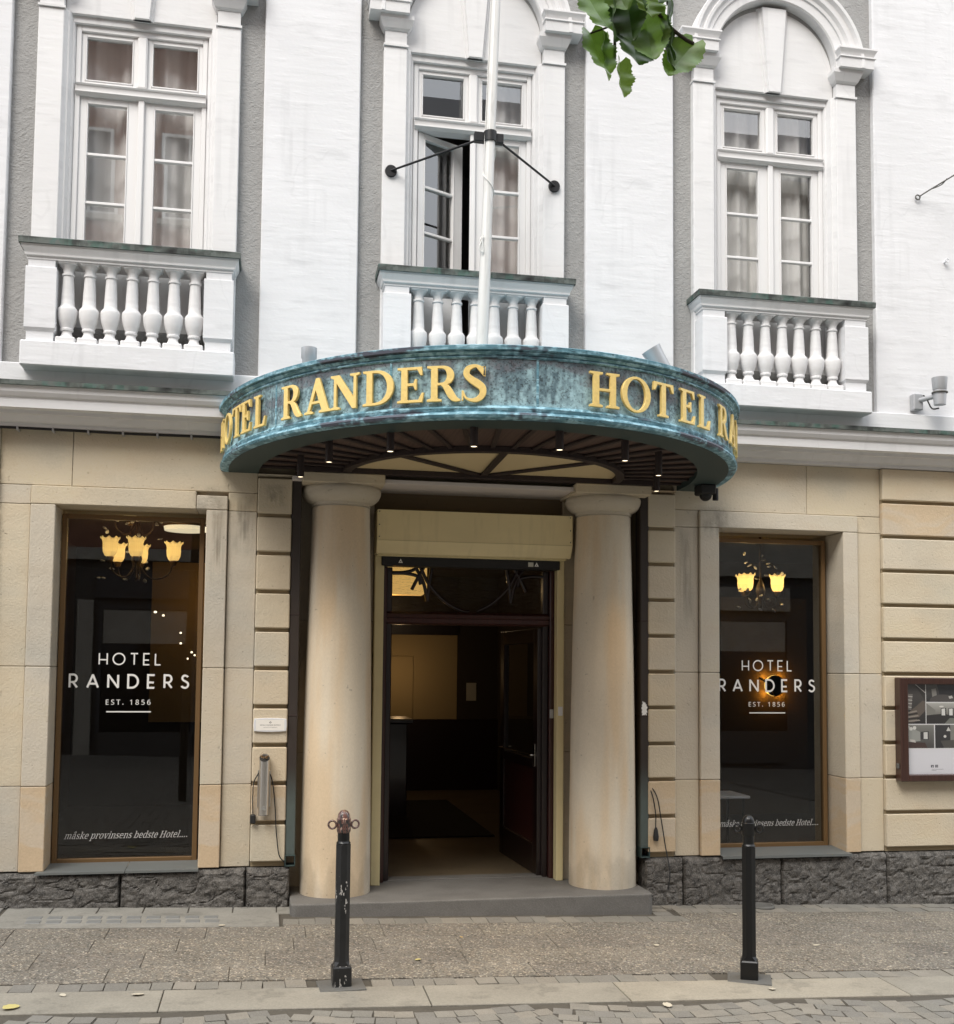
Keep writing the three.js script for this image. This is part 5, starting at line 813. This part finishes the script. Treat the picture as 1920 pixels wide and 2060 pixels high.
  c.fillStyle = '#efeef2'; c.fillRect(0, 734, 1024, 290); c.fillStyle = '#3a3a42'; c.fillRect(282, 916, 30, 28); c.fillRect(328, 914, 32, 30); c.fillStyle = '#efeef2'; c.fillRect(295, 922, 5, 22); c.fillRect(291, 929, 13, 4); c.lineWidth = 3; c.strokeStyle = '#efeef2'; c.strokeRect(336, 921, 16, 15); c.fillStyle = '#8a8a92'; c.fillRect(290, 962, 130, 4); c.fillRect(290, 976, 50, 4);
  const tx = new THREE.CanvasTexture(cv); tx.colorSpace = THREE.SRGBColorSpace;
  const t = thing('poster_case', 'brown framed glazed display case with hotel photographs on the stone wall', 'display case', [3.442, 0.885, 0.04]); const W = 0.95, H = 0.822, fw = 0.072;
  mesh('back_board', cbox(0.01, W - 0.01, 0.01, H - 0.01, 0, 0.03), M.mahogany, t); for (const g of [cbox(0, fw, 0, H, 0.001, 0.085, 0.006), cbox(W - fw, W, 0, H, 0.001, 0.085, 0.006)]) mesh('frame', g, tint(M.mahogany, [0.055, 0.022, 0.015]), t); for (const g of [cbox(fw, W - fw, 0, fw * 0.75, 0.001, 0.084, 0.006), cbox(fw, W - fw, H - fw * 0.75, H, 0.001, 0.084, 0.006)]) mesh('frame', g, tint(M.mahogany, [0.055, 0.022, 0.015]), t);
  mesh('poster', new THREE.PlaneGeometry(W - 2 * fw + 0.01, H - 1.5 * fw + 0.01).translate(W / 2, H / 2, 0.036), std([0.85, 0.85, 0.85], 0.5, { map: tx }), t); mesh('glass', new THREE.PlaneGeometry(W - 2 * fw + 0.01, H - 1.5 * fw + 0.01).translate(W / 2, H / 2, 0.068), M.pane, t); mesh('lock', cbox(-0.012, 0.002, 0.1, 0.14, 0.03, 0.06, 0.003), M.castPlate, t);
}
// ------------------------------------------------------------------ bollards
function bollard(x, z, label, m, head, turn) {
  const t = thing('bollard', label, 'bollard', [x, gy(x, z), z], 'bollards along the kerb'); t.rotation.y = turn;
  mesh('base_plate', cbox(-0.125, 0.125, -0.03, 0.006, -0.105, 0.105, 0.003), M.castPlate, t);
  const q = []; const sq = (h, y, c) => [[-h + c, y, h], [h - c, y, h], [h, y, h - c], [h, y, -h + c], [h - c, y, -h], [-h + c, y, -h], [-h, y, -h + c], [-h, y, h - c]];
  const lev = [sq(0.051, 0.0, 0.006), sq(0.051, 0.105, 0.006), sq(0.046, 0.112, 0.006), sq(0.043, 0.114, 0.008), sq(0.040, 0.135, 0.0225), sq(0.0385, 0.16, 0.0225), sq(0.0385, 0.765, 0.0225)];
  for (let i = 0; i < lev.length - 1; i++) for (let k = 0; k < 8; k++) { const l = (k + 1) % 8; q.push([lev[i][k], lev[i][l], lev[i + 1][l], lev[i + 1][k]]); } q.push(lev[lev.length - 1]);
  const g = poly(q); mesh('post', g, m, t);
  mesh('neck', lathe([[0.0385, 0.764], [0.0395, 0.772], [0.036, 0.778], [0.033, 0.782], [0.033, 0.83]], 24), M.bollardBlack, t);
  mesh('head', lathe([[0.034, 0.828], [0.0385, 0.838], [0.0385, 0.895], [0.040, 0.90], [0.0385, 0.905], [0.0345, 0.908], [0.034, 0.918], [0.029, 0.934], [0.018, 0.947], [0.0, 0.953]], 28), head, t);
  for (const k of [-1, 1]) mesh('chain_eye', join([new THREE.TorusGeometry(0.0215, 0.0058, 10, 24).rotateY(0.25 * k).translate(k * 0.063, 0.872, 0), rod([k * 0.034, 0.875, 0], [k * 0.045, 0.874, 0], 0.007)]), m === M.bollardWorn ? M.bollardRust : M.bollardBlack, t);
}
bollard(-1.067, 1.93, 'black iron bollard with chipped paint and rusty head before the left column', M.bollardWorn, M.bollardRust, 0.06);
bollard(1.312, 1.94, 'glossy black iron bollard with intact paint before the right shop window', M.bollardBlack, M.bollardBlack, -0.42);

// ------------------------------------------------------------------ small fixings
{
  const t = thing('stay_wire', 'twisted steel stay wire hooked to the white wall', 'wire', [0, 0, 0]);
  mesh('wire', join([tube([[3.745, 5.70, 0.03], [3.80, 5.735, 0.08], [3.95, 5.82, 0.25], [4.5, 6.14, 0.9]], 0.006, 6), tube([[3.80, 5.738, 0.08], [3.87, 5.76, 0.15], [3.90, 5.80, 0.18]], 0.005, 6)]), M.castPlate, t); mesh('hook', new THREE.TorusGeometry(0.02, 0.006, 8, 18).translate(3.735, 5.695, 0.02), M.castPlate, t);
  const h = thing('eye_hook', 'small white eye hook on the plaster right of the rightmost balcony', 'hook', [3.98, 5.165, 0]); mesh('shank', rod([0, 0, -0.01], [0, 0, 0.03], 0.008), M.lampWhite, h); mesh('eye', new THREE.TorusGeometry(0.014, 0.005, 8, 16).translate(0.008, 0.01, 0.034), M.lampWhite, h);
}
// ------------------------------------------------------------------ hanging lime leaves
{
  const t = thing('lime_tree', 'young lime tree whose leafy twig hangs at the top of the view', 'tree', [0, 0, 0]);
  const m0 = phys([0.145, 0.27, 0.035], 0.42, { transmission: 0.35, thickness: 0, side: THREE.DoubleSide, map: colourTex(512, [1, 1], (u, v) => { const x = Math.abs(u - 0.5), vein = smooth(0.02, 0.0, x) + 0.7 * smooth(0.13, 0.02, Math.abs(((v - x * 1.1) * 7 + 20) % 1 - 0.5) * (x > 0.015 ? 1 : 9)), k = 0.75 + 0.5 * fbm(u, v, 9, 9, 4); return [k * (1 + 0.3 * vein), k * (1 + 0.22 * vein), k * (1 + 0.3 * vein)]; }) });
  const dark = tint(m0, [0.055, 0.115, 0.02]), pale = tint(m0, [0.20, 0.32, 0.05]);
  const leafG = (w, len, fold, curl) => { // heart shape with toothed edge: strips from midrib to margin
    const pos = [], uv = [], idx = [], n = 26, K = 4; for (const s of [-1, 1]) { const base = pos.length / 3; for (let i = 0; i <= n; i++) { const v = i / n, hw = w * Math.pow(Math.sin(Math.PI * Math.pow(clamp(v * 0.97 + 0.012), 0.66)), 0.62) * (1 + 0.06 * (i % 2 ? 1 : -1)); for (let k = 0; k <= K; k++) { const a = k / K, x = s * hw * a, lobe = v < 0.18 ? 0.14 * a * (0.18 - v) / 0.18 : 0, y = -len * (v - lobe); pos.push(x * Math.cos(fold * a), y + curl * 0.2 * v * v * len, Math.abs(x) * Math.sin(fold) * 0.9 + curl * len * v * v + 0.004 * Math.sin(v * 16 + s) * a); uv.push(0.5 + s * a * 0.45, 1 - v); } } for (let i = 0; i < n; i++) for (let k = 0; k < K; k++) { const a = base + i * (K + 1) + k, b = a + K + 1; s > 0 ? idx.push(a, b, a + 1, a + 1, b, b + 1) : idx.push(a, a + 1, b, a + 1, b + 1, b); } }
    const g = new THREE.BufferGeometry(); g.setAttribute('position', new THREE.Float32BufferAttribute(pos, 3)); g.setAttribute('uv', new THREE.Float32BufferAttribute(uv, 2)); g.setIndex(idx); g.computeVertexNormals(); return g; };
  const L = (x, y, z, w, len, rx, ry, rz, m, fold = 0.35, curl = 0.2) => { const o = mesh('leaf', leafG(w * 1.08, len * 1.05, fold, curl), m, t); o.position.set(x, y, z); o.rotation.set(rx, ry, rz, 'YXZ'); return o; };
  L(-0.868, 3.165, 5.92, 0.045, 0.105, -0.2, 0.2, 0.35, m0, 0.25); L(-0.815, 3.165, 5.95, 0.042, 0.115, 0.2, 0.9, -0.1, dark, 0.5); L(-0.795, 3.155, 5.955, 0.04, 0.11, 0.1, -0.5, 0.15, dark, 0.4);
  L(-0.858, 3.088, 5.91, 0.04, 0.10, -0.1, 0.3, 0.28, m0, 0.3); L(-0.828, 3.088, 5.905, 0.022, 0.095, 0.1, 1.0, 0.05, pale, 0.3); L(-0.75, 3.128, 5.945, 0.046, 0.13, -0.1, -0.25, 0.1, m0, 0.3); L(-0.768, 3.085, 5.935, 0.05, 0.085, -0.1, 0.25, -0.15, dark, 0.2);
  L(-0.788, 3.042, 5.893, 0.03, 0.085, 0.0, 0.5, -0.08, pale, 0.7); L(-0.645, 3.068, 5.95, 0.038, 0.105, -0.1, -0.2, -0.62, m0, 0.25); L(-0.708, 3.135, 5.966, 0.022, 0.12, 0.1, 1.1, 0.0, dark, 0.5); L(-0.752, 3.15, 5.97, 0.034, 0.07, -0.2, 0.1, -0.1, pale, 0.2); L(-0.84, 3.19, 5.97, 0.04, 0.1, 0.1, -0.3, 0.4, m0, 0.3); L(-0.73, 3.20, 5.99, 0.04, 0.1, 0, 0.4, -0.3, dark, 0.3); L(-0.715, 3.085, 5.955, 0.03, 0.09, 0, 0.7, 0.2, dark, 0.4);
  const bark = std([0.045, 0.035, 0.022], 0.85);
  mesh('twig', join([tube([[-0.72, 3.62, 6.1], [-0.74, 3.4, 6.02], [-0.76, 3.19, 5.97], [-0.72, 3.11, 5.96], [-0.665, 3.072, 5.955], [-0.645, 3.068, 5.95]], 0.0042, 6), tube([[-0.745, 3.32, 6.01], [-0.80, 3.2, 5.96], [-0.806, 3.11, 5.92], [-0.80, 3.045, 5.895]], 0.0034, 6), tube([[-0.80, 3.2, 5.96], [-0.85, 3.18, 5.93], [-0.868, 3.165, 5.92]], 0.002, 6), tube([[-0.806, 3.11, 5.92], [-0.83, 3.1, 5.912], [-0.858, 3.088, 5.91]], 0.002, 6), tube([[-0.745, 3.3, 6.0], [-0.72, 3.2, 5.98], [-0.708, 3.135, 5.966]], 0.0026, 6)]), bark, t);
  mesh('trunk', join([tube([[-2.56, -0.1, 6.4], [-2.55, 1.2, 6.4], [-2.50, 2.6, 6.42], [-2.44, 4.4, 6.45]], 0.052, 12)]), bark, t); mesh('limb', join([tube([[-2.47, 3.5, 6.44], [-1.9, 4.0, 6.38], [-1.2, 4.0, 6.25], [-0.72, 3.62, 6.1]], 0.014, 8), tube([[-2.45, 3.9, 6.45], [-2.9, 4.5, 6.9], [-3.3, 4.8, 7.2]], 0.016, 8)]), bark, t);
  { const lg = leafG(0.04, 0.09, 0.3, 0.2), im = new THREE.InstancedMesh(lg, m0, 220), o = new THREE.Object3D(); im.name = 'foliage'; im.userData.kind = 'stuff'; for (let i = 0; i < 220; i++) { const k = rnd(), c = k < 0.5 ? [lerp(-2.3, -1.2, rnd()), 4.1, 6.35] : [lerp(-3.3, -2.4, rnd()), 4.6, 6.9]; o.position.set(c[0] + rr(-0.25, 0.25), c[1] + rr(-0.15, 0.4), c[2] + rr(-0.1, 0.5)); o.rotation.set(rr(-0.5, 0.5), rnd() * 6, rr(-0.5, 0.5)); o.scale.setScalar(rr(0.7, 1.2)); o.updateMatrix(); im.setMatrixAt(i, o.matrix); } t.add(im); }
}
// ------------------------------------------------------------------ fallen leaves
{
  const mats = [std([0.50, 0.43, 0.16], 0.8, { side: THREE.DoubleSide }), std([0.50, 0.45, 0.35], 0.8, { side: THREE.DoubleSide }), std([0.42, 0.30, 0.12], 0.8, { side: THREE.DoubleSide })];
  const g0 = (seedv) => { const s = new THREE.Shape(), n = 18; for (let i = 0; i < n; i++) { const a = i / n * 6.283, r = 0.5 * (1 + 0.25 * Math.cos(a) + 0.28 * (n3(seedv * 3 + i * 0.9, 4, seedv) - 0.5) + (i % 2 ? 0.06 : -0.06)); i ? s.lineTo(r * Math.cos(a), r * Math.sin(a) * 0.7) : s.moveTo(r, 0); } s.closePath(); const g = new THREE.ShapeGeometry(s).rotateX(-Math.PI / 2), p = g.attributes.position; for (let i = 0; i < p.count; i++) p.setY(i, 0.14 * Math.abs(p.getZ(i)) + 0.1 * p.getX(i) ** 2); g.computeVertexNormals(); return g; };
  const F = [[-2.70, 2.20, 0.125, 0, 'large yellow leaf on the street at the far left'], [-2.13, 2.04, 0.085, 1, 'pale curled leaf on the kerb left of the chipped bollard'], [-0.577, 1.458, 0.06, 0, 'small yellow leaf on the pavement right of the chipped bollard'], [0.635, 2.40, 0.085, 1, 'pale leaf lying on the street setts below the pale kerb stone'], [1.01, 1.20, 0.06, 1, 'cream leaf on the pavement left of the glossy bollard'], [1.35, 2.16, 0.07, 1, 'cream leaf on the pale kerb stone beside the glossy bollard'], [2.11, 1.25, 0.055, 1, 'cream leaf on the pavement right of the glossy bollard'], [1.915, 0.39, 0.06, 1, 'tiny pale leaf on the paving below the right shop window'], [2.9, 1.48, 0.05, 1, 'tiny pale leaf on the pavement at the far right'], [-0.23, 0.95, 0.035, 2, 'tiny brown leaf on the paving in front of the step'], [-1.75, 0.60, 0.06, 1, 'pale leaf on the concrete cover with glass blocks'], [-2.5, 2.02, 0.05, 1, 'small pale leaf on the kerb at the left']];
  F.forEach(([x, z, s, m, label], i) => { const o = mesh('fallen_leaf', g0(i + 1), mats[m]); o.userData = { label, category: 'leaf' }; o.scale.setScalar(s * 0.78); o.position.set(x, gy(x, z) + 0.006, z); o.rotation.set(rr(-0.15, 0.15), rnd() * 6, rr(-0.15, 0.15)); });
}
// ------------------------------------------------------------------ the other side of the street (seen in the panes)
{
  const brick = std([0.27, 0.13, 0.09], 0.9, { map: colourTex(1024, [2.2, 2.2], (u, v) => { const row = Math.floor(v * 30), fx = (u * 9 + (row % 2) * 0.5) % 1, fy = (v * 30) % 1, j = fx < 0.05 || fy < 0.14 ? 1 : 0, h = lattice[(row * 37 + Math.floor(u * 9 + (row % 2) * 0.5) * 11) % 6000]; const k = 0.75 + 0.5 * h; return j ? [1.1, 1.7, 2.2] : [k, k, k]; }) });
  const render = std([0.50, 0.47, 0.42], 0.9, { map: M.concrete.map }), stone = std([0.085, 0.08, 0.075], 0.9), roof = std([0.06, 0.06, 0.065], 0.7), fr = std([0.7, 0.7, 0.68], 0.5), dark = phys([0.01, 0.011, 0.012], 0.05);
  const fg = join([cbox(-0.6, -0.53, 0, 1.9, 0, 0.05), cbox(0.53, 0.6, 0, 1.9, 0, 0.05), cbox(-0.53, 0.53, 1.83, 1.9, 0, 0.05), cbox(-0.53, 0.53, 0, 0.07, 0, 0.05), cbox(-0.03, 0.03, 0.07, 1.83, 0, 0.04), cbox(-0.53, -0.03, 1.2, 1.26, 0, 0.04), cbox(0.03, 0.53, 1.2, 1.26, 0, 0.04)]), pg = new THREE.PlaneGeometry(1.06, 1.76).translate(0, 0.95, 0.02), sg = cbox(-0.7, 0.7, -0.12, 0, 0, 0.12);
  const house = (x0, x1, top, m, label, name, roofY) => {
    const t = thing(name, label, 'building', [0, 0, 0]); mesh('wall', boxUV(bx(x0, x1, 4.0, top, 15.6, 24)), m, t); mesh('ground_floor', boxUV(bx(x0, x1, -1, 4.0, 15.55, 24)), stone, t); mesh('string_course', bx(x0, x1, 3.95, 4.2, 15.4, 15.6), render, t); mesh('eaves', bx(x0, x1, top, top + 0.3, 15.3, 24), render, t);
    mesh('roof', loft([[top + 0.3, x0, x1, 15.35, 24], [roofY, x0, x1, 19, 20.5]]), roof, t);
    for (let y = 5.2; y < top - 2.2; y += 3.1) for (let x = x0 + 1.2; x < x1 - 0.6; x += 2.1) { if (Math.abs(x) > 15) continue; const w = part('window', t); w.position.set(x, y, 15.59); w.rotation.y = Math.PI; mesh('frame', fg, fr, w); mesh('pane', pg, dark, w); mesh('sill', sg, render, w); }
    for (let x = x0 + 1.4; x < x1 - 1; x += 2.6) { if (Math.abs(x) > 12) continue; const w = part('shop_front', t); w.position.set(x, 0, 15.54); w.rotation.y = Math.PI; mesh('frame', join([cbox(-1, -0.92, 0.3, 3, 0, 0.06), cbox(0.92, 1, 0.3, 3, 0, 0.06), cbox(-0.92, 0.92, 2.92, 3, 0, 0.06)]), roof, w); mesh('pane', new THREE.PlaneGeometry(1.84, 2.6).translate(0, 1.62, 0.02), dark, w); mesh('pilaster', bx(1.1, 1.42, -0.5, 3.1, 0, 0.12), render, w); mesh('sign_board', bx(-1, 1.05, 3.15, 3.7, 0, 0.1), Math.round(x * 7) % 2 ? render : roof, w); mesh('stall_riser', bx(-0.95, 0.95, -0.4, 0.34, 0, 0.08), stone, w); mesh('blind', bx(-0.9, 0.9, 2.2, 2.9, 0.022, 0.03), render, w); }
  };
  house(-34, -2.6, 16.4, brick, 'tall red brick house across the street, mirrored in the leftmost upper window', 'brick_house', 19);
  house(-2.6, 8.2, 13.4, brick, 'lower red brick house across the street, mirrored in the middle upper window', 'brick_house', 16.65);
  house(8.2, 34, 13.2, render, 'pale rendered house across the street, mirrored in the rightmost upper window', 'rendered_house', 16.5);
}
renderer.render(scene, camera);
